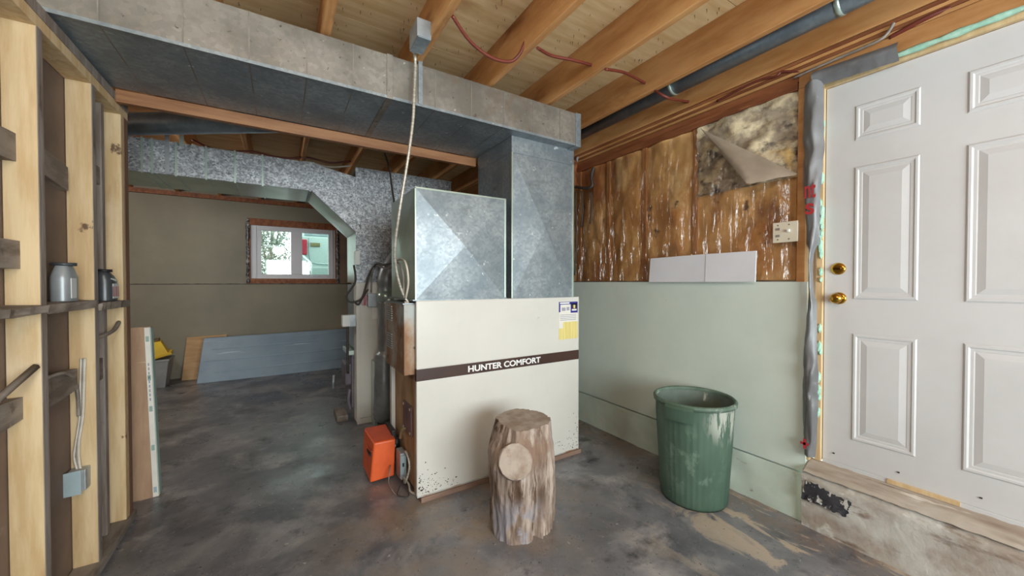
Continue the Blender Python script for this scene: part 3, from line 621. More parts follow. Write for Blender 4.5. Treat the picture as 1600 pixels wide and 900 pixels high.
rp = thing('return_plenum', 'square galvanised plenum box with cross-creased faces standing on the furnace', 'duct', (1.04, 2.6, 1.267))
RX0, RX1, RY0, RY1, RZ1 = .712, 1.364, 2.295, 2.88, 1.972
box('plenum_body', galv, rp, RX0+.002, RX1, RY0+.002, RY1, 1.267, RZ1-.002)
crossed('front_sheet', galv, rp, 1, RY0, RX0, RX1-.004, 1.27, RZ1, -.030)
crossed('side_sheet', galv_clean, rp, 0, RX0, RY0, RY1, 1.27, RZ1, -.014)
box('top_lip', galv_clean, rp, RX0-.003, RX1+.003, RY0-.004, RY0+.006, RZ1-.006, RZ1+.004); box('corner_seam', galv_clean, rp, RX1-.010, RX1+.003, RY0-.007, RY0+.01, 1.268, RZ1, .002)
box('corner_seam', galv_clean, rp, RX0-.003, RX0+.006, RY0-.004, RY0+.006, 1.268, RZ1, .001)
box('base_flange', galv, rp, RX0-.02, RX1+.004, RY0-.012, RY1, 1.266, 1.274)

hd = B().box(-.75, 1.40, 2.842, 2.88, 2.355, 2.423, .002).make('header_board', header_m); tag(hd, 'narrow brown wooden board running beneath the rear edge of the trunk duct', 'board')

# branch duct of the second furnace, drops at 45 degrees into its plenum
bd = thing('branch_duct', 'spangled galvanised branch duct sloping down to the second furnace in the back room', 'duct', (-.6, 4.15, 2.21))
FY, GY = 3.86, 4.42
prof = [(-2.62, 2.210), (.244, 2.216), (.616, 1.868), (.616, 2.395), (.246, 2.468), (-2.62, 2.472)]
B().prism([(x, z) for x, z in prof], 1, FY, GY).make('duct_body', galv_spangle, bd)
B().quads([(-2.62, FY+.004, 2.2085), (.244, FY+.004, 2.2145), (.244, GY-.004, 2.2145), (-2.62, GY-.004, 2.2085)], [(0, 1, 2, 3)]).make('bottom_sheet', galv_clean, bd)  # underside in brighter, greener metal: window light put into its colour
B().quads([(.243, FY+.004, 2.2143), (.614, FY+.004, 1.866), (.614, GY-.004, 1.866), (.243, GY-.004, 2.2143), (.425, (FY+GY)/2, 2.045-.012)], [(0, 1, 4), (1, 2, 4), (2, 3, 4), (3, 0, 4)]).make('sloped_sheet', galv_clean, bd)  # same greenish metal, window light painted on the sloping underside
for u in (222, 238, 275, 322, 367, 410, 484, 490):
    x = py(u, 250, FY).x; box('seam_cleat', galv_clean if u < 480 else galv_spangle, bd, x-.006, x+.006, FY-.007, GY, 2.206, 2.476)
for ua_, ub_, zl in ((258, 265, 2.22), (281, 288, 2.44)):
    xa, xc = py(ua_, 240, FY).x, py(ub_, 240, FY).x; box('hanger_strap', galv_clean if zl > 2.3 else flue_m, bd, xa, xc, FY-.011, FY-.008, zl, ZJ+.05)
pl = thing('furnace_plenum', 'wide spangled galvanised plenum above the second, beige furnace', 'duct', (1.1, 4.14, 1.38))
box('plenum_body', galv_spangle, pl, .622, 1.60, FY+.002, 4.42, 1.381, 2.485, .002)
box('side_sheet', galv_clean, pl, .618, .623, FY+.01, 4.42, 1.381, 2.2)
box('corner_seam', galv_spangle, pl, .617, .630, FY-.003, FY+.004, 1.381, 2.488)
box('top_lip', galv_spangle, pl, .62, 1.605, FY-.004, FY+.004, 2.478, 2.490)

# round ducts
rd = thing('round_duct', 'grey round metal duct tucked between the joists along the door wall', 'duct', (2.312, 1.6, 2.67))
B().tube([(2.312, -2.5, 2.738), (2.312, 2.75, 2.738)], .0635, 28, 0).make('pipe', roundduct, rd)
for y in (-.3, .72, 1.62): B().tube([(2.312, y-.012, 2.738), (2.312, y+.012, 2.738)], .0655, 28, 0).make('crimp_joint', galv_clean, rd)
rp2 = thing('round_duct', 'round galvanised pipe crossing the back room just behind the header board', 'duct', (-.6, 3.6, 2.44))
B().tube([pz(192, 194, 2.5), pz(405, 190, 2.5), (.25, 3.12, 2.58)], .075, 28, 0).make('pipe', roundduct, rp2)
ua = pz(300, 193, 2.5); 
# brown beam end and round knockout above the plastic, right of the supply plenum
be = B().box(2.30, 2.60, 2.90, 3.05, 2.36, 2.62, .004).make('beam_stub', redwood); tag(be, 'short red-brown beam stub against the insulated wall behind the plenum column', 'beam')
p = px(905, 254, 2.28); kn = B().tube([(2.27, 2.895, p.z), (2.27, 2.885, p.z)], .03, 16, 0).make('metal_disc', boxgrey); kn.parent = None
kn.location = py(904, 254, 2.888); tag(kn, 'small round metal disc on the beam stub behind the plenum column', 'disc')

# ================================================================ FURNACE
X0, X1, Y0, Y1, ZT = .712, 2.040, 2.280, 2.93, 1.267
fu = thing('furnace', 'large cream oil furnace with a brown stripe and rusty left end', 'furnace', ((X0+X1)/2, 2.6, 0))
box('cabinet', enamel, fu, X0+.03, X1, Y0+.02, Y1, .03, ZT-.002)
zs0, zs1 = .766, .836
box('front_panel', enamel, fu, X0, X1, Y0, Y0+.03, zs1, ZT, .008); box('front_panel', enamel, fu, X0, X1, Y0, Y0+.03, .035, zs0, .008)
sx = box('stripe', stripe_m, fu, X0-.002, X1+.001, Y0-.004, Y0+.03, zs0-.002, zs1+.002, .002)
pa, pb = py(731, 583, Y0), py(844, 562, Y0)
text('brand_lettering', 'HUNTER COMFORT', whitepaint, sx, pb.x-pa.x, .043, (pa.x, Y0-.0042, (zs0+zs1)/2-.0215), (1, 0, 0), (0, 0, 1), .0015, .03)
a, b_ = py(873, 472, Y0), py(902, 528, Y0)
lab = box('energy_label', paper_m, fu, a.x, b_.x, Y0-.0025, Y0, b_.z, a.z); H_ = a.z-b_.z; W_ = b_.x-a.x
lb = lambda x0, x1, z0, z1, m, n, d=.0012: box(n, m, lab, a.x+W_*x0, a.x+W_*x1, Y0-.0025-d, Y0-.002, a.z-H_*z1, a.z-H_*z0)
lb(0, 1, 0, .07, blue_print, 'label_header'); lb(0, .07, .07, .27, blue_print, 'label_header'); lb(.62, 1, .05, .30, blue_print, 'label_header')
lb(.68, .94, .07, .19, black_m, 'label_logo', .0016); lb(.76, .86, .09, .18, yellow_print, 'label_logo', .002); lb(.68, .94, .20, .245, paper_m, 'label_logo', .0018)
lb(.05, .55, .015, .05, whitepaint, 'label_text', .0018)
lb(.15, .35, .15, .24, grey_print, 'label_picture'); lb(.40, .55, .14, .23, grey_print, 'label_picture')
for k in range(4): lb(.06, .92, .34+.045*k, .355+.045*k, grey_print, 'label_text')
lb(0, 1, .70, 1, yellow_print, 'label_table'); lb(.22, 1, .54, .70, yellow_print, 'label_table')
box('corner_trim', enamel, fu, X1-.006, X1+.002, Y0-.001, Y0+.02, .03, ZT, .001)
# rust flecks along the bottom of the panel
rb = B()
def fleck(x, z, r):
    n = 6; vs = [(x+r*random.uniform(.5, 1.3)*math.cos(6.283*k/n), Y0-.0012, z+r*random.uniform(.4, 1)*math.sin(6.283*k/n)) for k in range(n)]
    rb.quads(vs, [tuple(range(n))])
for k in range(150):
    if k < 95: x, z = X0+.01+abs(random.gauss(0, .10)), .05+abs(random.gauss(0, .06))
    else: x, z = X1-.01-abs(random.gauss(0, .09)), .05+abs(random.gauss(0, .09))
    fleck(x, z, random.uniform(.0015, .006))
o = rb.make('rust_flecks', rustspot, fu); o['kind'] = 'stuff'
B().grid(lambda u, v: (X0+.002+(X1-X0-.006)*u, Y0-.0016+.003*v, .033+.010*v*(1+.8*fbm(u*22, 1, 2))), 60, 2, False).make('rusted_edge', rust_m, fu)
# vestibule at the left end, above
VX, VY0, VY1, VZ0, VZ1 = .645, 2.315, 2.80, .800, 1.245
ve = box('vestibule', rust_m, fu, VX, X0+.035, VY0, VY1, VZ0, VZ1, .006)
box('vestibule_top', galv, fu, VX-.003, X0+.035, VY0+.01, VY1, VZ1-.003, VZ1+.006)
lvm = mesh_of(B().box(-.006, .001, -.072, .072, -.003, .003), boxgrey, 'louvre')
for zc in (1.16, .97):
    for k in range(7): piece('louvre', lvm, ve, (VX, 2.672, zc+.055-.0155*k))
box('keyhole', black_m, ve, VX-.001, VX+.002, 2.375, 2.384, 1.03, 1.065)
for y in (2.34, 2.78): box('bolt', rust_m, ve, VX+.01, VX+.03, y-.01, y+.01, VZ1+.004, VZ1+.018, .002)
# recessed lower end panel
box('end_panel', rust_low, fu, X0+.022, X0+.036, Y0+.03, Y1-.03, .03, VZ0+.01)
box('end_stile', enamel, fu, X0-.004, X0+.03, Y1-.05, Y1, .03, VZ0+.01, .003)
box('end_stile', rust_low, fu, X0+.004, X0+.03, Y0+.031, Y0+.07, .03, VZ0, .003)
fp = box('inspection_plate', pm('plum_plate', c(128, 102, 102), c(106, 82, 80), 5, rough=.6), fu, X0+.008, X0+.023, 2.43, 2.62, .36, .56, .004)
for y, z in ((2.45, .38), (2.60, .38), (2.45, .54), (2.60, .54)): box('bolt', rust_m, fp, X0+.001, X0+.01, y-.008, y+.008, z-.008, z+.008, .002)
for (a0, a1) in ((.735, 1.33), (1.36, 2.06)): box('skid', pm('skid_wood', c(142, 116, 100), c(118, 92, 78), 6, rough=.8, stretch=(.3, 2, 2)) if 'skid_wood' not in MATS else MATS['skid_wood'], fu, a0, a1, Y0-.014, Y0+.06, 0, .032, .003)
box('skid', MATS['skid_wood'], fu, .75, 2.04, Y1-.08, Y1, 0, .032)

# ---------------------------------------------------------------- orange oil burner
ob_ = thing('oil_burner', 'orange oil burner mounted low on the rusty end of the furnace', 'burner', (.59, 2.79, 0))
bl, br, bf, bk = .505, .668, 2.655, 2.905
B().hexa([(bl, bf, .014), (br, bf, .020), (br, bk, .03), (bl-.004, bk, .03), (bl+.028, bf, .282), (br+.012, bf, .280), (br+.01, bk, .305), (bl+.006, bk, .305)]).make('housing', orange_m, ob_)
hb = [o for o in ob_.children][0]; md = hb.modifiers.new('soft_edges', 'BEVEL'); md.width = .012; md.segments = 3
B().quads([(bl+.036, bf+.008, .2875), (br+.004, bf+.008, .2855), (br+.002, bk-.008, .3095), (bl+.014, bk-.008, .3095)], [(0, 1, 2, 3)]).make('top_cover', orange_top, ob_)
box('grille_slot', black_m, ob_, bl+.007, bl+.02, 2.70, 2.80, .178, .196)
box('cover_seam', pm('orange_seam', c(150, 62, 34), rough=.6), ob_, bl+.010, bl+.024, 2.665, 2.895, .222, .227)
box('mounting_flange', black_m, ob_, br-.004, br+.026, 2.70, 2.90, .10, .325, .008)
box('flange_bolt', boxgrey, ob_, br+.004, br+.02, 2.685, 2.70, .21, .226, .003)
B().tube([(br+.02, 2.80, .2), (X0+.03, 2.80, .2)], .05, 16, 0).make('blast_tube', black_m, ob_)
cbx = box('control_box', boxgrey, ob_, br+.012, br+.055, 2.545, 2.655, .035, .215, .004)
box('box_label', bluebox, cbx, br+.014, br+.053, 2.542, 2.546, .07, .20); box('label_mark', black_m, cbx, br+.026, br+.038, 2.5405, 2.543, .125, .15)
B().tube([(br+.045, 2.57, .20), (X0-.004, 2.50, .24), (X0+.004, 2.45, .16), (X0-.02, 2.46, .06), (br+.04, 2.55, .035)], .0085, 8, 8, rib=.008).make('flex_conduit', conduit_m, ob_)
B().tube([(br+.02, 2.56, .05), (br-.005, 2.50, .02), (br-.04, 2.42, .012), (br+.01, 2.37, .01), (br+.03, 2.42, .012), (br+.02, 2.5, .03)], .004, 6, 8).make('loose_wire', wire_dark, ob_)
B().tube([(br-.03, 2.64, .11), (br-.045, 2.60, .09), (br-.06, 2.56, .03), (br-.05, 2.46, .008), (br-.03, 2.40, .008)], .004, 6, 8).make('loose_wire', wire_grey, ob_)
B().tube([(br+.035, 2.55, .05), (br+.05, 2.48, .03), (X0+.0, 2.42, .012), (X0+.02, 2.37, .012)], .007, 6, 8).make('loose_wire', wire_white, ob_)
B().tube([(X0-.015, 2.60, .30), (X0-.01, 2.58, .36), (X0+.02, 2.55, .38)], .010, 8).make('fuel_fitting', pm('brass_dull', c(150, 130, 96), rough=.5, metal=.5), ob_)

# ---------------------------------------------------------------- second furnace in the back room
f2 = thing('second_furnace', 'tall beige furnace standing in the back room behind the cream one', 'furnace', (.95, 4.2, 0))
box('cabinet', beige_cab, f2, .66, 1.30, FY+.01, 4.42, .03, 1.38)
box('side_panel', beige_cab, f2, .622, .915, FY, FY+.02, .06, 1.381, .003); box('corner_post', beige_cab, f2, .616, .650, FY-.004, 4.0, .02, 1.381, .003)
box('toe_rail', beige_cab, f2, .62, .93, FY-.002, FY+.02, .0, .055, .002)
box('front_door', galv, f2, .618, .662, 4.02, 4.40, .72, 1.36, .004)
box('front_door', oldmetal, f2, .595, .662, 4.02, 4.40, .12, .66, .006)
box('burner_hood', galv_clean, f2, .560, .662, 4.0, 4.38, .655, .70, .006)
box('blower_housing', oldmetal, f2, .54, .62, 4.06, 4.34, .34, .56, .02); B().tube([(.46, 4.34, .26), (.47, 4.36, .40)], .012, 8, 0).make('handle', boxgrey, f2)
B().tube([(.59, 4.08, .30), (.57, 4.06, .2), (.59, 4.05, .10)], .02, 8).make('gas_pipe', oldmetal, f2)
B().tube([(.56, 3.99, 1.02), (.555, 3.99, .72), (.56, 4.0, .48)], .012, 8).make('gas_pipe', wire_dark, f2)
cb2 = box('junction_box', whitebox, f2, .50, .62, 3.90, 3.99, .955, 1.065, .004); box('box_cover', boxgrey, cb2, .565, .62, 3.893, 3.90, .955, 1.065)
rl = box('relay_box', boxgrey, f2, .715, .80, FY-.06, FY, 1.145, 1.275, .005); box('relay_terminals', label_red, f2, .665, .713, FY-.03, FY, 1.16, 1.26, .003)
box('transformer', whitebox, pl, .60, .645, FY-.05, FY-.006, 1.55, 1.68, .004)
box('paper_notice', paper_m, f2, .765, .86, FY-.0025, FY, 1.02, 1.36)
def py_path(pts, Y): return [py(u, v, Y+d) for u, v, d in pts]
tag(B().tube(py_path([(553, 414, -.03), (555, 440, -.03), (542, 462, -.05), (548, 472, -.06), (566, 465, -.07), (576, 432, -.07), (588, 413, -.09), (600, 414, -.46), (617, 409, -.9)], FY), .010, 8, 8).make('cable', wire_dark), 'thick dark cable sagging from the spangled plenum across to the square plenum', 'cable')
tag(B().tube(py_path([(580, 457, -.04), (582, 425, -.05), (588, 415, -.08), (604, 420, -.50), (618, 412, -.9)], FY), .008, 6, 8).make('cable', wire_grey), 'thin grey cable from the relay box on beige furnace to the square plenum', 'cable')
B().tube(py_path([(574, 457, -.04), (576, 440, -.05), (584, 418, -.08)], FY), .006, 6, 6).make('cable', wire_grey, f2)
B().tube(py_path([(552, 470, -.05), (560, 476, -.05), (566, 466, -.05), (575, 452, -.04)], FY), .009, 6, 6).make('cable', wire_dark, f2)
wbk = B().box(.46, .56, 4.02, 4.30, 0, .06, .006).make('wood_block', greywood); tag(wbk, 'small grey wood block lying on floor beside the beige furnace', 'wood block')
# flue pipe between the two furnaces
fp_ = thing('flue_pipe', 'dull grey flue pipe rising between the two furnaces', 'pipe', (.90, 3.66, 0))
fx = py(600, 500, 3.64).x
B().tube([(fx-.03, 3.68, .07), (fx-.01, 3.65, .16), (fx, 3.64, .32), (fx, 3.64, .62), (fx+.015, 3.64, .80), (fx+.015, 3.64, 1.22)], [.05]*2+[.07]*3+[.085]*4+[.095]*12+[.088]*8+[.07]*40, 24, 8).make('lower_pipe', flue_m, fp_)
B().tube([(fx+.015, 3.64, 1.20), (fx+.015, 3.64, 1.30)], .073, 24, 0).make('pipe_collar', galv_clean, fp_)
B().tube([(fx+.015, 3.64, 1.28), (fx+.05, 3.62, 1.50), (1.05, 3.52, 1.72), (1.3, 3.3, 1.82)], [.07]*4+[.085]*40, 24, 8).make('upper_pipe', flue_m, fp_)
fq = py(584, 600, 3.80).x; box('foot', galv_clean, fp_, fq-.012, fq+.012, 3.70, FY-.006, .0, .62)

# ================================================================ ELECTRICS
jc = pz(654, 56, 2.70)
jb = thing('junction_box', 'grey steel junction box on the side of a ceiling joist above the trunk', 'junction box', (jc.x, jc.y, 2.66))
box('box_body', boxgrey, jb, jc.x-.03, .683, jc.y-.07, jc.y+.07, 2.655, 2.75, .004); box('box_cover', galv, jb, jc.x-.027, .68, jc.y-.074, jc.y+.074, 2.648, 2.656, .002)
B().tube([(jc.x, jc.y+.065, 2.675), (jc.x, jc.y+.10, 2.672)], .014, 8, 0).make('connector', galv_clean, jb)
fc = B().tube([(jc.x, jc.y+.09, 2.672), py(649, 96, 2.115), py(647, 150, 2.12), py(645, 190, 2.13), py(637, 250, 2.15), py(624, 330, 2.20), py(617, 385, 2.27), py(619, 420, 2.33), py(628, 455, 2.36), (.69, 2.36, 1.245)], .0095, 10, 10, rib=.009).make('armoured_cable', conduit_m)
tag(fc, 'flexible armoured cable hanging from ceiling junction box down to the furnace', 'cable')
cw = B().tube([py(617, 409, 2.6), py(626, 405, 2.45), py(634, 412, 2.30), py(638, 440, 2.30), py(634, 466, 2.35)], .007, 8, 8).make('cable', wire_white); tag(cw, 'pale cable looping round the corner of the square plenum to the furnace', 'cable')
cw = B().tube([py(616, 411, 2.6), py(624, 412, 2.44), py(630, 430, 2.36), py(631, 466, 2.36)], .006, 8, 8).make('cable', wire_grey); tag(cw, 'grey cable looping beside the plenum down to the rusty furnace end', 'cable')
tw = B().tube([pz(601, 240, 2.68), py(608, 262, 3.3), py(612, 290, 3.1), py(616, 318, 2.98)], .008, 6, 6).make('cable', wire_dark); tag(tw, 'dark cable dropping from joists behind the square plenum box', 'cable')
def red(pts, label, r=.009, mat=wire_red):
    o = B().tube([px(*p) for p in pts], r, 8, 8).make('ceiling_cable', mat); tag(o, label, 'cable', 'red cables strung through the joists')
red([(707, 25, .715), (735, 65, .84), (768, 90, .98), (797, 96, 1.10), (812, 84, 1.15), (820, 66, 1.172)], 'red cable sagging through joists just beyond the junction box')
red([(840, 75, 1.20), (862, 87, 1.34), (896, 94, 1.5), (925, 102, 1.66)], 'red cable passing through the third and fourth joists from the junction box')
red([(946, 108, 1.68), (977, 114, 1.9), (1008, 130, 2.145)], 'red cable running through joists toward the round grey duct')
red([(1020, 139, 2.17), (1044, 153, 2.2), (1076, 159, 2.578)], 'red cable crossing underneath the round grey duct')
red([(1390, 59, 2.57), (1444, 30, 2.56), (1485, 12, 2.575)], 'red cable on the header board above the white door', .011)
red([(1120, 158, 2.56), (1180, 128, 2.555), (1212, 119, 2.555), (1222, 112, 2.56), (1250, 113, 2.57)], 'red cable stapled along the plates above the insulation', .007)
gc = B().tube([px(1240, 122, 2.552), px(1300, 95, 2.552), px(1350, 74, 2.552), px(1381, 58, 2.55), px(1397, 36, 2.56)], .007, 6, 8).make('ceiling_cable', wire_grey); tag(gc, 'grey cable running along the plate over the white door', 'cable')
for i, (dv, m, lbl) in enumerate(((0, wire_red, 'red cable sagging below the joists over the spangled branch duct'), (7, wire_white, 'pale cable sagging below the joists over the spangled branch duct'))):
    pts = [(300, 218+dv), (330, 232+dv), (360, 236+dv), (395, 237+dv), (430, 245+dv), (455, 247+dv), (480, 246+dv), (515, 254+dv), (548, 252+dv)]
    o = B().tube([py(u, v, 4.5-.04*i) for u, v in pts], .010, 6, 6).make('ceiling_cable', m); tag(o, lbl, 'cable')
# left wall box and cables
lj = thing('junction_box', 'blue-grey electrical box on the side of a stud below the shelf boards', 'junction box', (-.82, 2.52, .48))
qa, qb, qc, qd = py(96, 742, 2.482), py(126, 735, 2.490), py(127, 772, 2.490), py(97, 779, 2.482)
box('box_body', boxgrey, lj, qa.x+.012, min(qb.x+.014, XL), 2.494, 2.552, qd.z+.012, qa.z, .003)
B().hexa([qd, qc, qc+Vector((0, .005, 0)), qd+Vector((0, .005, 0)), qa, qb, qb+Vector((0, .005, 0)), qa+Vector((0, .005, 0))]).make('box_cover', bluebox, lj)
for k, (du, m) in enumerate(((0, wire_white), (5, wire_grey), (9, wire_white))):
    o = B().tube([py(127+du*.6, 560, 2.542), py(126+du*.6, 600, 2.541), py(125+du*.5, 650, 2.541), py(119+du*.5, 690, 2.541), py(116+du*.8, 715, 2.541), py(122+du*.5, 737, 2.52)], .0055, 6, 8).make('wall_cable', m)
    tag(o, ('pale cable above the blue-grey box, the one nearest the dark back board', 'grey cable running between two pale ones above the blue-grey box', 'pale cable above the blue-grey box, farthest from the dark back board')[k], 'cable', 'cables above the blue-grey box')
o = B().tube([px(74, 590, -.795), px(100, 583, -.785), py(114, 592, 2.50), py(121, 612, 2.53), py(123, 650, 2.53)], .007, 6, 8).make('wall_cable', wire_grey); tag(o, 'grey cable looping out of the first stud bay toward the electrical box', 'cable')
# double switch plate
a, b_ = px(1208, 349, XR-.03), px(1247, 377, XR-.03)
spt = thing('switch_plate', 'cream double electrical plate on the torn plastic beside the door', 'switch plate', (XR-.02, (a.y+b_.y)/2, b_.z))
box('plate', cream_plate, spt, XR-.035, XR-.028, b_.y, a.y, b_.z, a.z, .003); box('back_box', boxgrey, spt, XR-.028, XR+.03, b_.y+.01, a.y-.01, b_.z+.01, a.z-.01)
for yy in (a.y-.028, a.y-.085):
    zc = (a.z+b_.z)/2
    if yy > a.y-.05:
        for dz in (-.02, .02): box('outlet', wire_grey, spt, XR-.0375, XR-.034, yy-.010, yy+.010, zc+dz-.007, zc+dz+.007)
    else: box('toggle', whitebox, spt, XR-.05, XR-.034, yy-.005, yy+.005, zc-.002, zc+.014)
    for dz in (-.042, .042): box('screw', rustspot, spt, XR-.0365, XR-.034, yy-.003, yy+.003, zc+dz-.003, zc+dz+.003)
# hanging dark cables right of the plenum column
for k, (u0, v0, u1, v1) in enumerate(((899, 300, 898, 430), (909, 298, 908, 355), (923, 300, 922, 350))):
    o = B().tube([px(u0, v0, XR-.04), px((u0+u1)/2+2, (v0+v1)/2, XR-.05), px(u1, v1, XR-.04)], .008, 6, 6).make('hanging_cable', wire_dark)
    tag(o, ('long dark cable hanging close beside the plenum column', 'short dark cable hanging in the middle below the beam stub', 'short dark cable hanging farthest from the plenum column below the loop')[k], 'cable', 'dark cables behind the plenum column')
o = B().tube([px(900, 292, XR-.05), px(915, 294, XR-.07), px(925, 290, XR-.06), px(924, 275, XR-.05), px(928, 262, XR-.04)], .014, 8, 6).make('hanging_cable', wire_dark); tag(o, 'thick black cable loop below the beam stub', 'cable')

# ================================================================ LOOSE THINGS
# log stump
sc = Vector((1.175, 1.790, 0)); SH = .595
st_ = thing('log_stump', 'weathered upright log stump with a sawn-off branch in front of furnace', 'stump', (sc.x, sc.y, 0))
bdir = math.atan2(-.85, -.52)
def sr(r, z, a):
    t = z/SH; rr = .186+.012*math.cos(2*(a-.4))
    rr *= 1.0-.12*max(0, t-.75)/.25
    d = (a-bdir+.25+math.pi) % (2*math.pi)-math.pi
    rr += .040*math.exp(-(d/.6)**2)*math.exp(-((t-.60)/.30)**2)
    g = (a-(-1.68)-.12*math.sin(t*5)+math.pi) % (2*math.pi)-math.pi            # deep lengthwise furrow
    rr -= .042*math.exp(-(g/.12)**2)*min(1, max(0, (.86-t)*4))
    rr += .018*fbm(math.cos(a)*2.2, math.sin(a)*2.2, t*1.6+3)+.010*fbm(math.cos(a)*9, math.sin(a)*9, t*3)+.006*fbm(math.cos(a)*20, math.sin(a)*20, t*6)
    cut = (a-math.pi*1.0+math.pi) % (2*math.pi)-math.pi       # split shoulder on the left
    if abs(cut) < .9 and t > .80: rr *= 1-.22*(t-.80)/.20*math.cos(cut/.9*1.57)
    return rr if r else 0.001
B().lathe([(1, SH*k/60) for k in range(61)], sc.x, sc.y, 144, fn=sr, close=False).make('log_body', bark_m, st_)
B().lathe([(1, SH), (0, SH+.004)], sc.x, sc.y, 144, fn=lambda r, z, a: sr(1, SH, a)*1.001 if r else .001).make('sawn_top', cut_m, st_)
bc = Vector((1.018, 1.612, .462)); bn = Vector((-.44, -.78, .44)).normalized()
B().tube([bc-bn*.16, bc-bn*.06, bc], [.105, .094, .086], 24, 0).make('branch_stub', bark_m, st_)
t1 = bn.cross(Vector((0, 0, 1))).normalized(); t2 = bn.cross(t1)
vs = [bc+bn*.003+(t1*math.cos(6.2832*k/28)+t2*math.sin(6.2832*k/28))*.084*(1+.03*math.sin(6.2832*k/28*3)+.025*math.sin(k*2.3)) for k in range(28)]
B().quads(vs, [tuple(range(28))]).make('branch_cut', cut_m, st_)
for k in range(7):
    a = math.pi*.98+.12*k; r = .150+.012*random.random(); x, y = sc.x+r*math.cos(a), sc.y+r*math.sin(a); h = .05+.05*random.random()
    M_ = Matrix.Translation((x, y, SH-.15)) @ Matrix.Rotation(a, 4, 'Z') @ Matrix.Rotation(-.22, 4, 'Y')
    B().hexa([M_ @ Vector(p) for p in ((-.02, -.016, 0), (.022, -.014, 0), (.022, .014, 0), (-.02, .016, 0), (-.02, -.012, h+.05), (.004, -.008, h+.02), (.002, .010, h+.03), (-.02, .012, h+.06))]).make('splinter', brokenwood, st_)

# green garbage can
cc = Vector((2.268, 1.43, 0)); CH = .645
gc_ = thing('garbage_can', 'scuffed green plastic garbage can standing against the mint wall', 'garbage can', (cc.x, cc.y, 0))
rib = lambda r, z, a: r*(1+.016*abs(math.sin(a*20))*(1 if z < CH*.86 else .2))
rb_, rt_ = .196, .232
prof = [(.001, .012), (rb_-.03, .012), (rb_-.008, .0), (rb_, .02)]+[(rb_+(rt_-rb_)*k/14, .02+(CH-.03)*k/14) for k in range(1, 15)]
B().lathe(prof, cc.x, cc.y, 132, fn=rib).make('can_body', greencan, gc_)
B().lathe([(rt_-.004, CH-.012), (rt_-.026, CH*.6), (rb_-.012, .03), (.001, .028)], cc.x, cc.y, 64).make('can_inside', canin_m, gc_)
B().lathe([(rt_-.006, CH-.02), (rt_+.012, CH-.026), (rt_+.014, CH-.006), (rt_+.004, CH+.004), (rt_-.008, CH-.004), (rt_-.006, CH-.02)], cc.x, cc.y, 64).make('can_rim', canrim_m, gc_)
def handle(a0, a1):
    b_ = B()
    def fn(u, v):
        a = a0+(a1-a0)*u; prof = [(rt_-.004, CH-.012), (rt_+.030, CH-.004), (rt_+.042, CH-.020), (rt_+.036, CH-.095), (rt_-.008, CH-.098)]
        k = v*4; i = min(3, int(k)); t = k-i
        r = prof[i][0]*(1-t)+prof[i+1][0]*t; z = prof[i][1]*(1-t)+prof[i+1][1]*t
        return (cc.x+r*math.cos(a), cc.y+r*math.sin(a), z)
    b_.grid(fn, 12, 4, False); bmesh.ops.holes_fill(b_.bm, edges=[e for e in b_.bm.edges if e.is_boundary], sides=20)
    b_.make('can_handle', greencan, gc_)
handle(math.radians(176), math.radians(212)); handle(math.radians(-4), math.radians(32))

# oil bottles on the shelf boards
def bottle(name, label, y, z, x, w, h, mat, capm, dark):
    t = thing(name, label, 'bottle', (x, y, z), 'oil bottles on the shelf boards')
    b_ = B(); n = 20; lv_ = [(0, 0, 1), (.0, .004, 1.0), (0, h*.60, 1.0), (0, h*.66, .97), (-.10 if dark else 0, h*.80, .80), (-.16 if dark else .0, h*.90, .55 if dark else .66), (-.16 if dark else 0, h*.93, .5 if dark else .62)]
    rings = []
    for off, zz, sc_ in lv_:
        rings.append([b_.bm.verts.new((x+.55*w*.5*sc_*math.copysign(abs(math.cos(q))**.6, math.cos(q)), y+off*w+w*.5*sc_*math.copysign(abs(math.sin(q))**.6, math.sin(q)), z+zz)) for q in [6.2832*k/n for k in range(n)]])
    for A2, B2 in zip(rings, rings[1:]):
        for k in range(n): b_.bm.faces.new((A2[k], A2[(k+1) % n], B2[(k+1) % n], B2[k])).smooth = True
    b_.bm.faces.new(rings[0]); b_.bm.faces.new(rings[-1]); b_.make('bottle_body', mat, t)
    yo = y+lv_[-1][0]*w
    B().tube([(x, yo, z+h*.92), (x, yo, z+h)], w*(.24 if dark else .33), 16, 0).make('bottle_cap', capm, t)
    if dark:
        box('bottle_label', label_silver, t, x+.27*w, x+.29*w, y-w*.28, y+w*.3, z+h*.08, z+h*.55); box('label_band', label_red, t, x+.275*w, x+.297*w, y-w*.28, y+w*.3, z+h*.14, z+h*.46)
        B().tube([(x+.2*w, y-w*.3, z+h*.70), (x+.25*w, y, z+h*.67), (x+.2*w, y+w*.3, z+h*.60)], .006, 6).make('handle_rib', label_silver, t)
    else: box('bottle_label', label_silver, t, x+.262*w, x+.285*w, y-w*.3, y+w*.1, z+h*.08, z+h*.60)
bottle('oil_bottle', 'silver-grey wide-mouth oil bottle with a dark cap on shelf board', 2.372, 1.300, -.79, .115, .165, bottle_grey, bottle_dark, False)
bottle('oil_bottle', 'charcoal oil bottle with a red label on shelf board', 2.80, 1.284, -.785, .13, .165, bottle_dark, black_m, True)

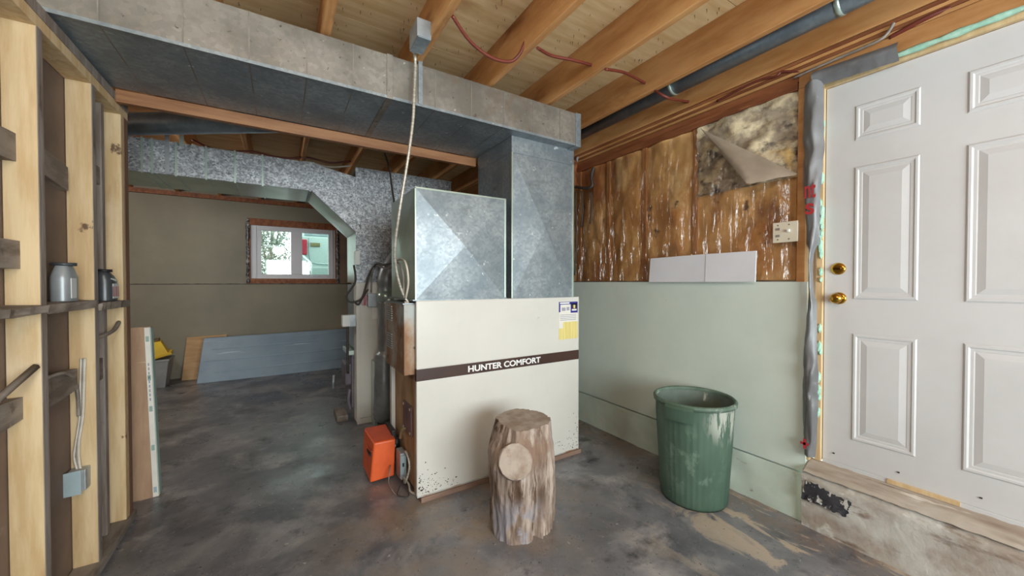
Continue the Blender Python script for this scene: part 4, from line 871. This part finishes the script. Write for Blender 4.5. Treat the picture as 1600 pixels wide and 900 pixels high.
# flooring carton leaning behind the end of the stud wall
ct = thing('flooring_carton', 'tall brown flooring carton leaning behind the end of stud wall', 'box', (-.78, 3.25, 0))
Mx = Matrix.Translation((-.678, 3.235, .002)) @ Matrix.Rotation(math.radians(-2.2), 4, 'Y') @ Matrix.Rotation(math.radians(-2.5), 4, 'X')
Mc = Mx
box('carton_body', carton_m, ct, -.22, 0, 0, .05, 0, 1.095, .002, mtx=Mc)
ls = box('label_strip', paper_m, ct, -.030, -.004, -.0015, .0, .002, 1.09, mtx=Mc)
for z in (.03, .30, .55, .75, 1.0): box('print_block', carton_green if z > .1 else bluebox, ls, -.026, -.010, -.0025, -.001, z, z+.035, mtx=Mc)
for k in range(9): box('print_line', grey_print, ls, -.022, -.015, -.0025, -.001, .62+.028*k, .638+.028*k, mtx=Mc)
box('green_edge', carton_green, ct, -.003, .002, -.001, .05, .01, 1.09, mtx=Mc)

# yellow tote standing in a grey bin
gb = thing('grey_bin', 'tapered grey plastic bin on floor against the back wall', 'bin', (-1.40, 6.68, 0))
B().prism([(-.11, 0), (.10, 0), (.135, .40), (-.145, .40)], 1, -.14, .14).make('bin_body', binG, gb, origin=None) if False else None
b_ = B().hexa([(-1.49, 6.58, 0), (-1.31, 6.58, 0), (-1.31, 6.80, 0), (-1.49, 6.80, 0), (-1.53, 6.53, .36), (-1.265, 6.53, .36), (-1.265, 6.85, .36), (-1.53, 6.85, .36)]); b_.make('bin_body', binG, gb)
box('bin_rim', binG, gb, -1.54, -1.255, 6.52, 6.86, .35, .375, .006)
yt = thing('yellow_tote', 'yellow plastic tote tipped on top of the grey bin', 'tote', (-1.38, 6.66, .375))
My = Matrix.Translation((-1.36, 6.66, .405)) @ Matrix.Rotation(math.radians(8), 4, 'Z') @ Matrix.Rotation(math.radians(-16), 4, 'Y')
B().hexa([My @ Vector(p) for p in ((-.13, -.14, .02), (.09, -.14, .0), (.09, .14, .0), (-.13, .14, .02), (-.12, -.10, .23), (.06, -.10, .20), (.06, .10, .20), (-.12, .10, .23))]).make('tote_body', yellow_m, yt)
box('tote_rim', yellow_m, yt, -.14, .12, -.155, .155, .0, .03, .006, mtx=My); box('tote_base', tote_top, yt, -.10, .05, -.085, .085, .212, .236, .004, mtx=My); box('tote_label', paper_m, yt, -.12, -.05, -.142, -.128, .07, .13, mtx=My)
# pine board and blue panel leaning on the back wall
pbm = B().hexa([(-1.20, 6.90, 0), (-.78, 6.90, 0), (-.78, 6.93, 0), (-1.20, 6.93, 0), (-1.16, 7.05, .585), (-.70, 7.05, .60), (-.70, 7.085, .60), (-1.16, 7.085, .585)]).make('pine_board', pine_board); tag(pbm, 'pale pine board leaning on back wall behind the blue panel', 'board')
bpn = thing('blue_panel', 'long pale blue-grey panel leaning on its side beneath the window', 'panel', (0, 6.6, 0))
b_ = B().hexa([(-.99, 6.56, 0), (.96, 6.56, 0), (.96, 6.60, 0), (-.99, 6.60, 0), (-.95, 6.86, .585), (.99, 6.86, .60), (.99, 6.90, .60), (-.95, 6.90, .585)]); bp_ = b_.make('panel_board', blueboard, bpn)
md = bp_.modifiers.new('soft_edges', 'BEVEL'); md.width = .012; md.segments = 2
for k, (z0, x0, x1) in enumerate(((.42, -.85, .5), (.27, -.93, .9), (.12, -.8, .8), (.53, .2, .95))):
    y = 6.56+.30*z0/.59; B().hexa([(x0, y-.006, z0), (x1, y-.006, z0+.02), (x1, y+.004, z0+.02), (x0, y+.004, z0), (x0, y-.003, z0+.014), (x1, y-.003, z0+.034), (x1, y+.006, z0+.034), (x0, y+.006, z0+.014)]).make('panel_rib', blueboard, bpn)
# white boards on the ledge
for k, (ul, ur, vtl, vtr, lbl) in enumerate(((1017, 1105, 404, 397, 'plain white board leaning on the wall ledge nearer the plenum column'), (1105, 1183, 397, 392, 'plain white board leaning on the wall ledge nearer the switch plate'))):
    yl, yr = px(ul, 443, XR-.02).y, px(ur, 443, XR-.02).y; zl, zr = px(ul+3, vtl, XR-.02).z, px(ur, vtr, XR-.02).z
    dx = .0 if k == 0 else -.003
    o = B().hexa([(XR-.045+dx, yl, 1.385), (XR-.045+dx, yr, 1.385), (XR-.033+dx, yr, 1.385), (XR-.033+dx, yl, 1.385), (XR-.034+dx, yl-.006*(k == 0), zl), (XR-.034+dx, yr, zr), (XR-.022+dx, yr, zr), (XR-.022+dx, yl-.006*(k == 0), zl)]).make('white_board', whiteboard); tag(o, lbl, 'board', 'white boards on the ledge')

# bare bulbs added out of view to brighten both rooms
def added_bulb_lamp(loc, watts, label):
    t = thing('added_bulb_lampholder', label, 'lamp', loc)
    x, y, z = loc
    B().lathe([(.055, z), (.055, z-.02), (.03, z-.045), (.022, z-.06)], x, y, 24, close=True).make('lampholder', ceramic, t)
    em_ = bpy.data.materials.new('added_lit_bulb') if 'added_lit_bulb' not in bpy.data.materials else bpy.data.materials['added_lit_bulb']
    em_.use_nodes = True; q = em_.node_tree.nodes['Principled BSDF']; q.inputs['Emission Color'].default_value = (1, .93, .82, 1); q.inputs['Emission Strength'].default_value = 6
    B().lathe([(.014, z-.058), (.02, z-.075), (.032, z-.105), (.028, z-.130), (.012, z-.143), (.001, z-.145)], x, y, 20).make('bulb', em_, t)
    l = light('added_bulb_light', 'POINT', (x, y, z-.22), watts, (1.0, .97, .93), shadow_soft_size=.16)  # added point light, wider than the bulb and hung below it
added_bulb_lamp((-.05, -.35, ZJ), 30, 'added bare bulb in white porcelain holder under the joists before the furnace')  # added to brighten the front room and the furnace's left end
added_bulb_lamp((-1.75, 4.9, ZJ), 36, 'added bare bulb in white porcelain holder in the back room')  # added where it stays hidden, to lift the dim back room

# ================================================================ OUTSIDE THE WINDOW
gr = struct(B().box(-12, 12, 7.3, 30, 1.1, 1.25).make('ground_outside', snow_m))
car = thing('parked_car', 'pale parked car seen through the right pane of the basement window', 'car', (1.25, 11.6, 1.25))
prof = [(9.50, 1.55), (9.42, 1.75), (9.46, 1.82), (9.56, 2.40), (9.95, 2.92), (12.6, 2.95), (13.3, 2.35), (14.2, 2.2), (14.3, 1.6), (14.2, 1.5), (9.6, 1.48)]
cbod = B().prism(prof, 0, .33, 2.15).make('car_body', carpaint, car); md = cbod.modifiers.new('soft_edges', 'BEVEL'); md.width = .06; md.segments = 3
box('tail_light', tail_m, car, .315, .50, 9.44, 9.62, 2.00, 2.34, .02); box('tail_light', tail_m, car, 1.98, 2.165, 9.44, 9.62, 2.00, 2.34, .02)
lp = box('licence_plate', plate_m, car, .57, .76, 9.49, 9.53, 2.20, 2.275, .004)
B().quads([(.45, 9.575, 2.44), (2.03, 9.575, 2.44), (1.95, 9.93, 2.87), (.53, 9.93, 2.87)], [(0, 1, 2, 3)]).make('rear_window', carglass, car)
B().tube([(.535, 9.53, 2.38), (.53, 9.47, 2.05), (.56, 9.44, 1.88), (.68, 9.43, 1.80), (1.25, 9.425, 1.79), (1.85, 9.43, 1.80)], .007, 6, 8).make('gate_seam', carglass, car)
box('bumper', carpaint, car, .34, 2.14, 9.36, 9.6, 1.52, 1.74, .04)
for y in (10.4, 13.3):
    for x in (.33, 1.98): B().tube([(x, y, 1.56), (x+.18, y, 1.56)], .31, 20, 0).make('wheel', tyre_m, car)
sh = thing('shrub', 'frosted leafy shrub outside the left window pane', 'shrub', (-.18, 8.8, 1.25))
sb = B()
for k in range(5200):
    a = random.uniform(0, 6.283); rr = random.random()**.5; z = random.random()**1.25; r = rr*(.42-.10*z)
    p = Vector((-.20+r*math.cos(a), 8.8+r*math.sin(a)*.8, 1.28+z*1.7)); s_ = random.uniform(.012, .04)
    d1_ = Vector((random.gauss(0, 1), random.gauss(0, 1), random.gauss(0, 1))).normalized(); d2_ = d1_.cross(Vector((random.gauss(0, 1), random.gauss(0, 1), random.gauss(0, 1)))).normalized()
    sb.quads([p-d1_*s_, p+d2_*s_*.5, p+d1_*s_, p-d2_*s_*.5], [(0, 1, 2, 3)])
o = sb.make('foliage', leaf_m, sh, recalc=False); o['kind'] = 'stuff'
for k in range(5): B().tube([(-.2, 8.8, 1.25), (-.2+.1*math.cos(k*1.3), 8.8+.1*math.sin(k*1.3), 2.0), (-.2+.25*math.cos(k*1.3), 8.8+.2*math.sin(k*1.3), 2.8)], .012, 6).make('stem', bark2, sh)
